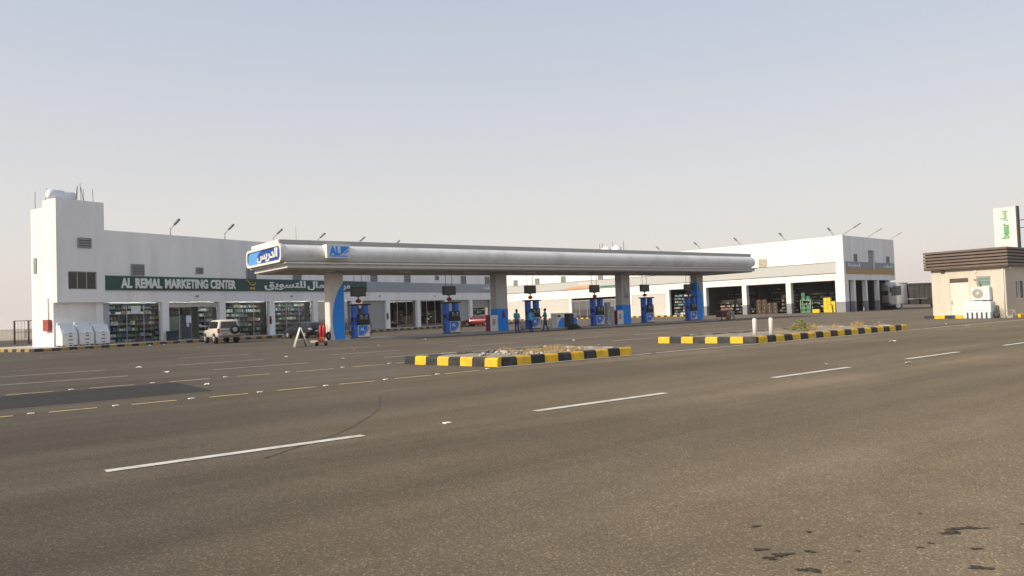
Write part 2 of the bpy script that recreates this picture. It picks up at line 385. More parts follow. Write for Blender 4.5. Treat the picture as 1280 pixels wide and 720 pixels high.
# ------------------------------------------------------------------ ground, roads, markings
def sheet(name, mats, pts, z, rot=0.0, kind='structure'):
    b = MB(); b.poly([(x, y, z) for x, y in pts]); return tag(b.build(name, mats, rot=rot), kind=kind)
sheet('desert_ground', DESERT, [(-3000, -600), (3000, -600), (3000, 4000), (-3000, 4000)], -0.02)
sheet('road', ASPH, [(-80, -10), (220, -10), (220, 18.4), (-80, 18.4)], 0.0, ROAD)
sheet('forecourt', ASPHF, [(-48, 18.4), (220, 18.4), (220, 150), (-48, 150)], 0.0, ROAD)
sheet('dark_asphalt_area', ASPHP, [(-9, 19.15), (5.25, 19.0), (5.22, 22.85), (-9, 22.9)], 0.004, ROAD)  # darker asphalt rectangle aligned with the road

mk = MB()
for k_ in range(-2, 24):
    u0 = 1.46 + 6.5 * k_ if k_ > 4 else (1.46, 7.78, 14.53, 20.73, 27.4)[k_] if k_ >= 0 else 1.46 + 6.4 * k_
    mk.poly([(u0, 9.60, 0.008), (u0 + 3.2, 9.58, 0.008), (u0 + 3.2, 9.75, 0.008), (u0, 9.77, 0.008)])
tag(mk.build('lane_dashes', LPAINT, rot=ROAD), kind='structure')
mk = MB()
for a, b_, v in [(-0.9, -0.25, 17.3), (0.1, 1.05, 17.35), (1.65, 2.49, 17.4), (3.13, 4.02, 17.4), (4.7, 5.55, 17.4), (6.27, 7.21, 17.5), (7.89, 8.87, 17.6), (9.51, 10.65, 17.75), (11.16, 12.33, 17.85)]:
    mk.poly([(a, v - 0.05, 0.008), (b_, v - 0.05, 0.008), (b_, v + 0.06, 0.008), (a, v + 0.06, 0.008)])
for a, b_, v in [(-0.9, 0.3, 23.05), (1.26, 2.28, 23.05), (3.14, 4.24, 23.15), (5.16, 6.29, 23.2), (7.13, 8.12, 23.25), (8.96, 10.23, 23.25), (10.99, 12.19, 23.45), (12.76, 13.3, 23.6)]:
    mk.poly([(a, v - 0.05, 0.008), (b_, v - 0.05, 0.008), (b_, v + 0.06, 0.008), (a, v + 0.06, 0.008)])
tag(mk.build('yellow_dashes', YPAINT, rot=ROAD), kind='structure')
mk = MB()
for v, us in ((27.5, (-5.2, 1.34, 7.6, 14.3, 20.8, 27.3, 33.8, 40.3, 46.8)), (32.3, (-5, 1.4, 7.5, 14.1, 21, 27.5, 34, 40.5, 47)), (38.6, (9, 15.6, 22.2, 28.8, 35.4, 42)), (54.5, (4, 12.2, 20.4, 28.6))):
    for u0 in us: mk.poly([(u0, v - 0.07, 0.008), (u0 + 3.5, v - 0.07, 0.008), (u0 + 3.5, v + 0.07, 0.008), (u0, v + 0.07, 0.008)])
tag(mk.build('forecourt_lane_lines', FPAINT, rot=ROAD), kind='structure')
mk = MB()
for a, b_ in ((13.3, 20.2), (20.4, 41), (41.3, 58)):
    mk.poly([(a, 18.28, 0.008), (b_, 18.32, 0.008), (b_, 18.44, 0.008), (a, 18.4, 0.008)])
tag(mk.build('edge_line', LPAINT, rot=ROAD), kind='structure')

def blob(b, cx, cy, rx, ry, z, rg, n=44):
    rx *= .85; ry *= .85; ph = [rg.random() * 6.28 for _ in range(5)]
    pts = []
    for i in range(n):
        a = 2 * math.pi * i / n; k_ = .75 + .22 * math.sin(2 * a + ph[0]) + .18 * math.sin(3 * a + ph[1]) + .15 * math.sin(5 * a + ph[2]) + .12 * math.sin(9 * a + ph[3]) + .16 * (rg.random() - .5)
        pts.append((cx + rx * k_ * math.cos(a), cy + ry * k_ * math.sin(a), z))
    b.poly(pts)
rg = random.Random(3); st = MB()
for i, (x, y, rx, ry) in enumerate([(3.16, 5.36, .16, .055), (3.0, 5.27, .12, .05), (2.77, 4.58, .085, .055), (2.96, 4.92, .05, .03), (1.6, 5.06, .06, .045), (1.70, 4.94, .085, .06), (1.60, 4.88, .07, .04), (1.76, 4.64, .09, .055), (1.74, 5.58, .07, .025), (2.06, 5.4, .04, .02), (1.9, 4.98, .055, .03), (2.74, 5.06, .03, .02), (2.62, 4.98, .035, .02), (3.05, 5.75, .03, .015), (3.6, 5.4, .04, .02), (2.2, 4.95, .03, .014), (2.05, 4.75, .03, .015), (2.35, 5.25, .02, .012)]):
    blob(st, x, y, rx, ry, 0.004 + 0.0004 * i, rg)
tag(st.build('oil_stains', OIL), kind='structure')
sk = MB()
pts = [(-3.06, 9.05), (-2.68, 10.4), (-2.59, 10.72), (-2.50, 11.45), (-2.45, 12.59), (-2.49, 13.52), (-2.84, 15.7)]
for a, b_ in zip(pts, pts[1:]):
    sk.poly([(a[0] - .02, a[1], .004), (a[0] + .02, a[1], .004), (b_[0] + .02, b_[1], .004), (b_[0] - .02, b_[1], .004)])
tag(sk.build('tyre_marks', RUBMARK), kind='structure')

# road studs and litter
studp = [(1.35, 17.44), (2.84, 17.45), (4.33, 17.45), (5.85, 17.48), (7.51, 17.55), (9.24, 17.72), (10.93, 17.88), (12.83, 18.15), (2.71, 23.13), (4.73, 23.19), (6.77, 23.29), (8.69, 23.3), (10.67, 23.5), (12.5, 23.65)]
b = MB(); b.box(-.06, .06, -.05, .05, 0, .022, bev=.012)
s0 = tag(b.build('road_stud', STUD), 'small white raised road stud in the gap of a yellow dashed line', 'road stud', 'studs along the yellow dashes')
for i, (u, v) in enumerate(studp):
    o = s0 if i == 0 else s0.copy()
    if i: col.objects.link(o)
    x, y = rp(u, v); o.location = (x, y, 0.004 if v > 19 else 0.0); o.rotation_euler = (0, 0, ROAD + .1 * (i % 3))
b = MB(); b.box(-.06, .06, -.05, .05, 0, .022, bev=.012); o = tag(b.build('road_stud', STUD, loc=(*rp(6.07, 9.7), 0), rot=ROAD), 'lone white road stud between two white lane dashes', 'road stud')
rg = random.Random(11)
lit = [(6.0, 32.0), (6.09, 27.76), (4.45, 50.8), (12.2, 32.9), (12.98, 28.6), (18.2, 10.5), (19.4, 9.0), (5.6, 21.0), (21, 20.5), (24, 25), (27, 30), (33, 27), (17, 36), (20, 39), (38, 21), (44, 17.2), (29, 14), (48, 20), (52, 26), (26, 44), (36, 40), (44, 44)] + \
      [tuple((lambda p: (math.cos(ROAD) * p[0] + math.sin(ROAD) * p[1], -math.sin(ROAD) * p[0] + math.cos(ROAD) * p[1]))(lp(LO, LR, s_, -4.2 - 1.5 * rg.random()))) for s_ in (-5, -4, -2.5, -1, 1, 2.2, 4, 6.3, 8, 13.5, 15.5, 18, 33, 38, 44)]
def scrap(seed):
    q = random.Random(seed); b = MB(); g = []
    for i in range(3):
        g.append([b.bm.verts.new((.06 * (i - 1) + .02 * q.random(), .045 * (j - 1) + .02 * q.random(), .008 + .035 * q.random())) for j in range(3)])
    for i in range(2):
        for j in range(2): b.bm.faces.new([g[i][j], g[i + 1][j], g[i + 1][j + 1], g[i][j + 1]])
    o = b.build('paper_litter', PAPER)
    mo = o.modifiers.new('thickness', 'SOLIDIFY'); mo.thickness = 0.004
    return o
protos = [scrap(i) for i in range(3)]
for i, (u, v) in enumerate(lit):
    o = protos[i] if i < 3 else protos[i % 3].copy()
    if i >= 3: col.objects.link(o)
    tag(o, 'crumpled pale paper scrap lying loose on the asphalt', 'litter', 'paper scraps littering the asphalt')
    x, y = rp(u, v); o.location = (x, y, 0.002); o.rotation_euler = (0, 0, rg.random() * 6); k_ = .9 + .9 * rg.random(); o.scale = (k_, k_, k_)

# ------------------------------------------------------------------ painted traffic islands
def kerb_run(b, p, q, n, first, w=0.2, h=0.28, inward=1, gap=0.012, cham=0.05):
    """alternating painted blocks from p to q; the block's street side is on the line, its body lies to the left (inward=1)"""
    P, Q = Vector((*p, 0)), Vector((*q, 0)); d = (Q - P); Ln = d.length; d.normalize(); nn = Vector((-d.y, d.x, 0)) * inward
    for i in range(n):
        a = P + d * (Ln * i / n + gap / 2); c = P + d * (Ln * (i + 1) / n - gap / 2)
        dz = 0.022 * (random.random() - .5); j_ = nn * (0.016 * (random.random() - .5)); a = a + j_; c = c + j_ * .3
        prof = [nn * 0.0 + Vector((0, 0, 0)), nn * 0.012 + Vector((0, 0, h - cham + dz)), nn * cham + Vector((0, 0, h + dz)), nn * w + Vector((0, 0, h + dz)), nn * w]
        b.prism([a + t_ for t_ in prof], c - a, (i + first) % 2)
def island(u0, u1, v0, v1, nu, nv, fu, fv, label, skl=-.6, skr=0.0):
    root = thing('traffic_island', (*rp(u0, v0), 0), ROAD, label, 'traffic island')
    L_, D_ = u1 - u0, v1 - v0
    b = MB()
    kerb_run(b, (0.2, 0), (L_, 0), nu, fu)
    kerb_run(b, (skl, D_), (0, 0), nv, fv)
    k_ = b.build('kerb', [YEL, BLK], root)
    b = MB(); kerb_run(b, (L_ + skr - .2, D_), (skl + 0.2, D_), nu, 1); kerb_run(b, (L_, .2), (L_ + skr, D_), nv, 1); b.build('bare_kerb', [CONC, mat('kerb_grey', (.20, .19, .175), .9, var=.2)], root)
    b = MB(); nx, ny = 40, 14; q = random.Random(5); g = []
    for i in range(nx + 1):
        row = []
        for j in range(ny + 1):
            y = .2 + (D_ - .4) * j / ny; xl, xr = .2 + skl * y / D_, L_ - .2 + skr * y / D_; x = xl + (xr - xl) * i / nx
            edge = min(i, nx - i, j, ny - j)
            z = 0.20 + (0.05 * q.random() if edge > 0 else 0) + (0.05 * math.sin(i * .7) * math.sin(j * .8 + i * .3) if edge > 1 else 0)
            row.append(b.bm.verts.new((x, y, z)))
        g.append(row)
    for i in range(nx):
        for j in range(ny): b.bm.faces.new([g[i][j], g[i + 1][j], g[i + 1][j + 1], g[i][j + 1]])
    b.build('sand_fill', SANDM, root, smooth=True)
    return root
isl1 = island(13.45, 19.33, 18.5, 22.75, 10, 8, 1, 1, 'near low traffic island with black and yellow kerb, filled with rubble and dry grass', -.85, -.1)
isl2 = island(26.85, 40.1, 18.6, 23.2, 21, 8, 0, 0, 'long traffic island with black and yellow kerb carrying two white bollards', -.85, -1.2)

# white bollards
def bollard(x, y, lab):
    root = thing('bollard', (x, y, 0.2), 0, lab, 'bollard', 'white bollards on the traffic island')
    b = MB(); b.tube([(0, 0, -.05), (0, 0, .72), (0, 0, .76)], [.095, .095, .085], 14); b.build('post', WHITE, root)
    b = MB(); b.tube([(0, 0, .761), (0, 0, .79), (0, 0, .80)], [.085, .07, .02], 14); b.build('cap', WHITE, root)
bollard(10.84, 33.6, 'white stub bollard on the long island, the left one of the pair')
bollard(11.64, 33.8, 'white stub bollard on the long island, the right one of the pair')

# rubble stones
def stone(seed, m):
    q = random.Random(seed); b = MB(); bmesh.ops.create_icosphere(b.bm, subdivisions=1, radius=1)
    for v in b.bm.verts: v.co *= .7 + .6 * q.random()
    return b.build('rubble_stone', m)
sp = [stone(1, STONE), stone(2, STONE), stone(3, STONED)]
rg = random.Random(21); ns = 0
for i in range(46):
    kind = 2 if i % 4 == 3 else i % 2
    if i < 36: u, v = 14.0 + 1.9 * rg.random(), 18.95 + 2.4 * rg.random()
    else: u, v = 16 + 3 * rg.random(), 18.9 + 3.4 * rg.random()
    if kind == 2: u, v = 14.6 + 2.0 * rg.random(), 21.0 + 1.4 * rg.random()
    o = sp[kind] if i < 3 and i == kind else sp[kind].copy()
    if o.name not in col.objects: col.objects.link(o)
    x, y = rp(u, v); k_ = .03 + .075 * rg.random() ** 1.5
    o.location = (x, y, .25 + k_ * .3); o.scale = (k_ * 1.3, k_, k_ * .7); o.rotation_euler = (rg.random(), rg.random(), rg.random() * 6)
    if kind == 2: tag(o, 'dark grey rubble lump on the near traffic island', 'rubble', 'dark rubble on the near island')
    else: tag(o, 'pale broken concrete chunk on the near traffic island', 'rubble', 'pale rubble on the near island')
for o in sp:
    if o.location.length < 1: o.location = (*rp(15.5, 20.0), .28); o.scale = (.1, .09, .07); tag(o, 'dark grey rubble lump on the near traffic island', 'rubble', 'dark rubble on the near island')

def tuft(name, m, n, h, w, seed, lean=.6):
    q = random.Random(seed); b = MB()
    for i in range(n):
        a = q.random() * 6.283; r_ = w * math.sqrt(q.random()); x, y = r_ * math.cos(a), r_ * math.sin(a)
        hh = h * (.35 + .65 * q.random()) * (1 - .55 * (r_ / w) ** 2); lx, ly = lean * hh * (q.random() - .5) * 2, lean * hh * (q.random() - .5) * 2
        t_ = q.random() * 3.14; dx, dy = .011 * math.cos(t_), .011 * math.sin(t_)
        b.poly([(x - dx, y - dy, -.02), (x + dx, y + dy, -.02), (x + lx * .5 + dx * .7, y + ly * .5 + dy * .7, hh * .6), (x + lx, y + ly, hh), (x + lx * .5 - dx * .7, y + ly * .5 - dy * .7, hh * .6)])
    return b.build(name, m)
def shrub(name, m, n, h, w, seed):
    """a woody base with many leaf-sized faces in a dome"""
    q = random.Random(seed); b = MB()
    for i in range(n):
        a = q.random() * 6.283; z = q.random(); r_ = w * (1 - z * z) ** .5 * (q.random() ** .4) * (.75 + .25 * math.sin(3 * a + seed)); x, y = r_ * math.cos(a), r_ * math.sin(a)
        c = Vector((x, y, h * z * (.8 + .3 * math.sin(2 * a)))); s_ = .022 + .03 * q.random()
        d1 = Vector((q.gauss(0, 1), q.gauss(0, 1), q.gauss(0, .6))).normalized() * s_; d2 = Vector((q.gauss(0, 1), q.gauss(0, 1), q.gauss(0, 1))).normalized() * s_ * .5
        b.poly([c - d1, c + d2, c + d1, c - d2], 0 if q.random() > .25 else 1)
    return b.build(name, m)
tp = [tuft('dry_grass_tuft', DRY, 60, .38, .30, 1), tuft('dry_grass_tuft', DRY, 45, .30, .4, 2)]
rg = random.Random(4)
rs_ = random.Random(8); spots = [(16.0 + 1.6 * rs_.random(), 18.95 + 3.2 * rs_.random()) for _ in range(22)] + [(17.4 + 1.7 * rs_.random(), 18.95 + 3.0 * rs_.random()) for _ in range(12)] + [(15.0, 19.1), (14.2, 19.0), (15.6, 21.9)]
for i, (u, v) in enumerate(spots):
    o = tp[i] if i < 2 else tp[i % 2].copy()
    if i >= 2: col.objects.link(o)
    x, y = rp(u, v); o.location = (x, y, .23); o.rotation_euler = (0, 0, rg.random() * 6); k_ = .35 + .55 * rg.random(); o.scale = (k_, k_, k_)
    tag(o, 'straw coloured dry grass tuft on the near rubble island', 'dry grass', 'dry grass tufts on the near island')
for i, (u, v, k_) in enumerate([(35.2, 21.0, 1.3), (36.6, 20.6, .9), (37.6, 21.3, 1.0), (38.6, 20.4, .9), (39.4, 20.9, 1.2), (40.3, 20.2, .9), (33.9, 22.2, .8), (37.0, 22.1, 1.0), (40.6, 21.6, 1.1)]):
    o = tp[i % 2].copy(); col.objects.link(o); x, y = rp(u, v); o.location = (x, y, .22); o.rotation_euler = (0, 0, rg.random() * 6); o.scale = (k_, k_, k_)
    tag(o, 'straw coloured dry grass tuft beside the green shrub on the long island', 'dry grass', 'dry grass tufts on the long island')
x, y = rp(33.9, 20.9)
o = shrub('low_shrub', [GREENB, DRY], 1500, .55, .95, 2); o.location = (x, y, .2); tag(o, 'low yellow green desert shrub right of the bollards on the long island', 'shrub')

# ------------------------------------------------------------------ left market building
lb = thing('market_building', (*LO, 0), LR, 'long white two storey market building with a dark green shop sign and a stair tower', 'building')
b = MB()
b.box(0.135, 60, 0, 10.5, 3.71, 9.9)                                     # upper storey
b.box(0.135, 60, 5.3, 10.5, .2, 3.7); b.box(.135, .3, .6, 5.29, .2, 3.7)
b.box(59.7, 60, 0, 5.29, .2, 3.7)
b.build('upper_wall', W, lb)
b = MB()
b.holed(-3.78, .13, 3.75, 12.2, -.15, .15, [(-2.88, -.55, 4.82, 6.3)])
b.box(-3.78, .13, .152, 1.9, 6.6, 12.19); b.box(-3.78, .13, 1.901, 3.8, 6.6, 11.62); b.box(-3.78, .13, .152, 3.8, 3.75, 4.5); b.box(-3.78, -3.3, .152, 3.8, 4.5, 6.6); b.box(-.2, .13, .152, 3.8, 4.5, 6.6); b.box(-3.3, -.2, 2.5, 3.8, 4.5, 6.6)
b.box(-3.78, .13, .45, 3.8, .2, 3.745)
b.box(-3.3, -3.0, .40, .45, .2, 3.74); b.box(-.45, .13, .2, .45, .2, 3.74)
b.build('stair_tower', WT, lb)
# windows and vents
b = MB(); b.box(-2.88, -.55, .05, .10, 4.82, 6.3); w_ = b.build('window', mat('window_dark', (0.06, 0.058, 0.05), 0.25, var=.1), lb)
b = MB()
for xx in (-2.88, -2.12, -1.36, -.6): b.box(xx, xx + .06, .0, .049, 4.82, 6.3)
b.box(-2.81, -.61, .0, .045, 4.82, 4.88); b.box(-2.81, -.61, .0, .045, 6.24, 6.3)
b.build('frame', ALU, w_)
def vent(x0, x1, z0, z1, parent, m=VENT, y=0.0, n=6):
    b = MB(); b.box(x0, x1, y - .03, y - .003, z0, z1, 1)
    h = (z1 - z0) / n
    for i in range(n): b.prism([(x0 + .04, y - .032, z0 + h * i + .02), (x0 + .04, y - .10, z0 + h * i + .03), (x0 + .04, y - .032, z0 + h * (i + .85))], (x1 - x0 - .08, 0, 0))
    b.box(x0 - .04, x0 + .04, y - .12, y - .031, z0, z1); b.box(x1 - .04, x1 + .04, y - .12, y - .031, z0, z1)
    return b.build('vent', [m, VENTD], parent)
vent(-2.07, -1.05, 8.25, 9.1, lb, y=-.15, n=4)
vent(2.56, 3.69, 6.1, 7.09, lb); vent(8.97, 9.64, 6.4, 7.0, lb, n=4)
for a in (14.75, 20.8, 33.05, 39.4, 51.95, 58.13): vent(a, a + 1.08, 6.05, 7.2, lb)
vent(45.9, 46.6, 6.48, 7.06, lb, n=4); vent(27.0, 27.8, 6.45, 7.05, lb, n=4)
b = MB(); b.box(-3.84, -3.781, 2.9, 3.35, 6.26, 7.54); b.build('window', VENT, lb)
# sign boards
b = MB(); b.box(.14, 32.2, -.14, -.002, 4.79, 6.02, bev=.01); sg = b.build('sign_board', SIGNG, lb)
for word, xa_, xb_ in (('AL', 1.5, 2.5), ('REMAL', 2.8, 5.31), ('MARKETING', 5.62, 10.1), ('CENTER', 10.37, 13.27)):
    text(word, xa_, xb_, 4.96, 5.84, -.145, LETTER, 'letters', sg, .08, .045)
text(AR('ﻟﻠﺘﺴﻮﻳﻖ'), 16.8, 22.4, 4.86, 5.93, -.145, LETTER, 'letters', sg, .08, .03)
text(AR('ﺍﻟﺮﻣﺎﻝ'), 22.67, 26.6, 4.9, 5.9, -.145, LETTER, 'letters', sg, .08, .03)
text(AR('ﻣﺮﻛﺰ'), 26.95, 29.25, 4.9, 5.85, -.145, LETTER, 'letters', sg, .08, .03)
# gold basket emblem
b = MB(); b.tube([(14.55, -.19, 5.9), (14.75, -.19, 5.78), (14.95, -.19, 5.5), (15.25, -.19, 5.36), (15.55, -.19, 5.45), (15.68, -.19, 5.62)], .055, 8)
for xx in (15.0, 15.32): b.box(xx, xx + .24, -.22, -.142, 4.93, 5.16)
for xx in (15.0, 15.3, 15.58): b.sphere((xx, -.19, 5.63), .05)
b.build('emblem', LETTERG, sg)
b = MB(); b.box(32.21, 60.0, -.08, -.002, 4.79, 6.02); bd = b.build('grey_band', BANDL, lb)
b = MB(); b.box(57.0, 59.9, -.14, -.082, 4.95, 5.05); b.build('green_stripe', LETTERGREEN, bd)
scribble(57.6, 59.6, 5.12, 5.75, -.082, LETTER, 'letters', bd, 5, 3)
# shop fronts
cols_x = [5.75 + 6.07 * k_ for k_ in range(10)]
for cx in cols_x:
    b = MB(); b.box(cx - .33, cx + .33, -.02, .55, .2, 3.708); b.build('column', W, lb)
for cx in (17.6, 35.9):
    b = MB(); b.tube([(cx, -.12, 1.5), (cx, -.12, 1.95), (cx, -.12, 2.0)], [.08, .08, .03], 10); b.box(cx - .13, cx + .13, -.06, -.021, 1.35, 2.15, 1)
    b.build('fire_extinguisher', [RED, DARKG], lb)
b = MB()
b.box(.14, 60, .6, 5.28, .2, .205); b.build('shop_floor', CONC, lb)
b = MB(); b.box(.31, 59.69, 5.2, 5.279, .206, 3.705); b.box(.31, 59.69, .6, 5.19, 3.64, 3.706); b.build('shop_interior', WIN_IN, lb)
for i, cx in enumerate(cols_x[:-1]):
    if i in (4, 7): 
        b = MB(); b.box(cx - .1, cx + .1, .56, 5.28, .206, 3.705); b.build('partition', WIN_IN, lb)
edges = [-.0] + cols_x
def bay(i): return (edges[i] + (.33 if i else .145), edges[i + 1] - .33)
def glazing(x0, x1, m, mull=(1 / 3, 2 / 3), z1=3.70, name='shop_window'):
    b = MB(); b.box(x0, x1, .36, .372, .26, z1 - .06); g = b.build(name, m, lb)
    b = MB(); b.box(x0, x1, .32, .40, .205, .258); b.box(x0, x1, .32, .40, z1 - .058, z1)
    for q in (0, *mull, 1): xx = x0 + (x1 - x0) * q; b.box(max(x0, xx - .03), min(x1, xx + .03), .33, .358, .26, z1 - .06)
    b.build('frame', ALU, g); return g
def goods(x0, x1, y0, seed, zt=3.3, dens=.9, name='shelf_goods', label='', parent_frame=(LO, LR), pal=None, z0=.25):
    """display shelves (one thing) and the uncountable packets on them (stuff)"""
    q = random.Random(seed); O_, ro = parent_frame
    sh = MB(); g = MB(); zt += .25 if pal is None else 0; zz = z0; rows = []; run = 0; cur = 0; hh_ = .2
    while zz < zt - .3: rows.append(zz); zz += .44 + .1 * q.random()
    for z in rows:
        sh.box(x0, x1, y0, y0 + .45, z, z + .03); x = x0 + .03
        while x < x1 - .1:
            w = .09 + .22 * q.random() ** 2
            if x + w > x1: break
            if q.random() < dens:
                if run <= 0: cur = q.choice((0, 0, 1, 1, 2, 3, 4, 5, 6, 7, 7, 8) if pal is None else pal); run = q.randrange(1, 5); hh_ = .17 + .18 * q.random()
                run -= 1; c = cur
                h = hh_ * (.92 + .12 * q.random()); g.box(x, x + w * .90, y0 + .02 + .16 * q.random(), y0 + .4, z + .031, z + .031 + h, c)
            x += w
    n_ = max(1, int((x1 - x0) / 1.4))
    for i in range(n_ + 1): xx = x0 + (x1 - x0) * i / n_; sh.box(xx - .02, xx + .02, y0 + .4, y0 + .449, z0 - .045, zt)
    sh.box(x0, x1, y0 + .451, y0 + .47, z0 - .045, zt, 1)
    r_ = sh.build('display_shelf', [mat('shelf_grey', (.20, .205, .20), .6) if pal is None else CHASS, CHASS], loc=(*O_, 0), rot=ro); tag(r_, label, 'shelf')
    st_ = g.build(name, GOODS, loc=(*O_, 0), rot=ro); tag(st_, 'mixed packets and boxes crowding the ' + label, 'goods', kind='stuff')
# bay 0
x0, x1 = bay(0)
b = MB(); b.box(.145, .69, .33, .38, 1.5, 3.70); b.build('pale_panel', PALET, lb)
b = MB(); b.box(.145, .69, .33, .38, .21, 1.498); b.build('dark_panel', DARKG, lb)
glazing(.70, x1, GLASS); goods(.8, x1 - .1, 1.15, 1, label='long shelf behind the shop window next to the ice freezers')
b = MB(); b.box(2.7, 3.55, .345, .355, 2.75, 3.42); b.build('poster', WHITEP, lb)
# bay 1: entrance
x0, x1 = bay(1)
b = MB(); b.box(x0, x1, .25, .42, 3.28, 3.70); b.build('door_header', BEIGEW, lb)
glazing(x0, x0 + 2.5, GLASS, (.5,), 3.27); glazing(x1 - 1.45, x1, GLASS, (), 3.27)
b = MB(); b.box(x0 + .3, x0 + 1.55, .5, .53, .22, 2.35); b.build('door', mat('frosted_door', (.30, .33, .29), .5), lb)
b = MB(); b.box(x0 + 1.65, x0 + 2.45, .34, .352, .30, 2.3); b.build('door', mat('blue_door', (.045, .06, .09), .4), lb)
b = MB(); b.box(x0 + 1.95, x0 + 2.5, .325, .334, 1.75, 2.45); b.box(x0 + 2.0, x0 + 2.25, .325, .334, 1.4, 1.7); b.build('poster', WHITEP, lb)
goods(x1 - 1.5, x1 - .1, .8, 5, label='narrow shelf right of the dark shop entrance')
goods(x0 + .2, x0 + 4.6, 4.6, 6, label='shelf on the back wall seen through the shop entrance')
# bays 2..4
for i, lab in ((2, 'shelf behind the shop window straight behind the white off-roader'), (3, 'shelf behind the shop window left of the cream leaf column'), (4, 'shelf behind the shop window hidden partly by the cream leaf column')):
    x0, x1 = bay(i); glazing(x0, x1, GLASS if i < 4 else GLASSD); goods(x0 + .1, x1 - .1, 1.15, 10 + i, label=lab)
def shutter(x0, x1, parent, m, z0=.21, z1=3.70, y=.3):
    b = MB(); n_ = int((z1 - z0) / .12); h = (z1 - z0) / n_
    for k_ in range(n_): b.prism([(x0, y + .06, z0 + h * k_), (x0, y, z0 + h * (k_ + .15)), (x0, y, z0 + h * (k_ + .8)), (x0, y + .06, z0 + h * (k_ + 1))], (x1 - x0, 0, 0))
    return b.build('roller_shutter', m, parent)
x0, x1 = bay(5); glazing(x0, x0 + 1.6, GLASSD, ()); shutter(x0 + 1.62, x1, lb, SHUT)
x0, x1 = bay(6); glazing(x0, x1, GLASSD)
b = MB(); b.box(x0 + 1.5, x0 + 4.0, 1.2, 1.3, .21, 3.3); b.build('curtain', CURT, lb)
x0, x1 = bay(7); glazing(x0, x1, GLASSD)
b = MB()
for q in (1.0, 1.5, 2.0, 2.6): b.box(x0 + q, x0 + q + .3, 1.0, 1.05, .21, 2.9)
b.build('curtain', CURT, lb)
x0, x1 = bay(8); shutter(x0, x1, lb, SHUT)
x0, x1 = bay(9); glazing(x0, x1, GLASSD, z1=2.6)
b = MB(); b.box(x0, x1, .36, .42, 2.602, 3.70, 1)
for k_ in range(6): b.box(x0, x1, .33, .358, 2.66 + .17 * k_, 2.73 + .17 * k_)
b.build('lattice', [ALU, DARKG], lb)
b = MB(); b.box(x0 + 2.6, x0 + 3.6, 1.0, 1.05, .21, 2.5); b.build('curtain', CURT, lb)
# lit tubes under the shop ceiling
TUBE = bpy.data.materials.new('lit_tube'); TUBE.use_nodes = True
TUBE.node_tree.nodes['Principled BSDF'].inputs['Emission Color'].default_value = (0.92, 1.0, 0.97, 1); TUBE.node_tree.nodes['Principled BSDF'].inputs['Emission Strength'].default_value = 15.0
for i in range(5):
    x0, x1 = bay(i)
    for y in (.46,):
        b = MB(); b.box(x0 + .3, x1 - .3, y, y + .05, 3.655, 3.69); b.build('tube_light', TUBE, lb)
# small facade lamps
for xx in (9.0, 20.5, 34.5, 45.6):
    b = MB(); b.box(xx - .12, xx + .12, -.16, -.003, 4.22, 4.32, bev=.02); b.build('wall_lamp', DARKG, lb)
# pavement and kerb
b = MB(); b.box(-7.1, 60, -3.63, -.001, 0, .2); b.box(-7.1, -3.785, 0, 13, 0, .2); b.box(-3.784, 60, .001, 10.6, 0, .19)
tag(b.build('pavement', PAVE, loc=(*LO, 0), rot=LR), kind='structure')
b = MB()
P0, P1 = (-7.3, -3.83), (60, -3.83)
kerb_run(b, P0, P1, 108, 1, w=.2, h=.22, cham=.03)
kerb_run(b, (-7.3, 12.5), (-7.3, -3.64), 26, 0, w=.195, h=.22, cham=.03)
tag(b.build('pavement_kerb', [YELO, BLK], loc=(*LO, 0), rot=LR), kind='structure')

# red hose cabinet on the end wall, its conduit
ro = thing('hose_cabinet', lp(LO, LR, -3.79, 1.2, 1.95), LR, 'faded red fire hose cabinet on the end wall of the stair tower', 'fire cabinet')
b = MB(); b.box(-.28, 0, -.5, .35, -.48, .45, bev=.02); b.build('cabinet', mat('faded_red', (.33, .07, .06), .6, var=.15), ro)
b = MB(); b.tube([(-.06, -.1, .45), (-.06, -.1, 2.2)], .03, 8); b.build('pipe', RUST, ro)

# ice freezers
def freezer():
    r_ = thing('ice_freezer', (0, 0, 0), LR, '', 'freezer', 'ice freezers below the stair tower')
    b = MB(); b.prism([(0, 0, .1), (0, -.95, .1), (0, -.95, .95), (0, -.62, 1.5), (0, -.55, 1.68), (0, 0, 1.68)], (1.18, 0, 0)); b.build('cabinet', WHITEP, r_)
    b = MB(); n_ = Vector((0, -.857, -.0)); b.prism([(.14, -.955, .99), (.14, -.635, 1.47), (.14, -.66, 1.485), (.14, -.98, 1.005)], (.9, 0, 0)); d_ = b.build('lid', WHITE, r_)
    b = MB(); b.box(.5, .7, -1.0, -.97, 1.02, 1.06); b.build('handle', DARKG, d_)
    b = MB(); b.box(.08, 1.1, -.99, -.952, .16, .9, bev=.015); d_ = b.build('door', WHITE, r_)
    b = MB(); b.box(.48, .72, -1.02, -.991, .78, .85); b.build('handle', DARKG, d_)
    b = MB(); b.box(.4, .8, -.998, -.991, .48, .56); b.box(.46, .74, -.998, -.991, .22, .28); b.build('print', mat('faded_print', (.12, .14, .2), .6), d_)
    b = MB()
    for xx in (.08, 1.0): b.box(xx, xx + .1, -.9, -.8, 0, .1); b.box(xx, xx + .1, -.2, -.1, 0, .1)
    b.build('feet', BLACK, r_)
    b = MB(); b.box(.02, 1.16, -.2, -.02, 1.681, 1.92); b.build('back_panel', WHITEP, r_)
    return r_
f0 = freezer()
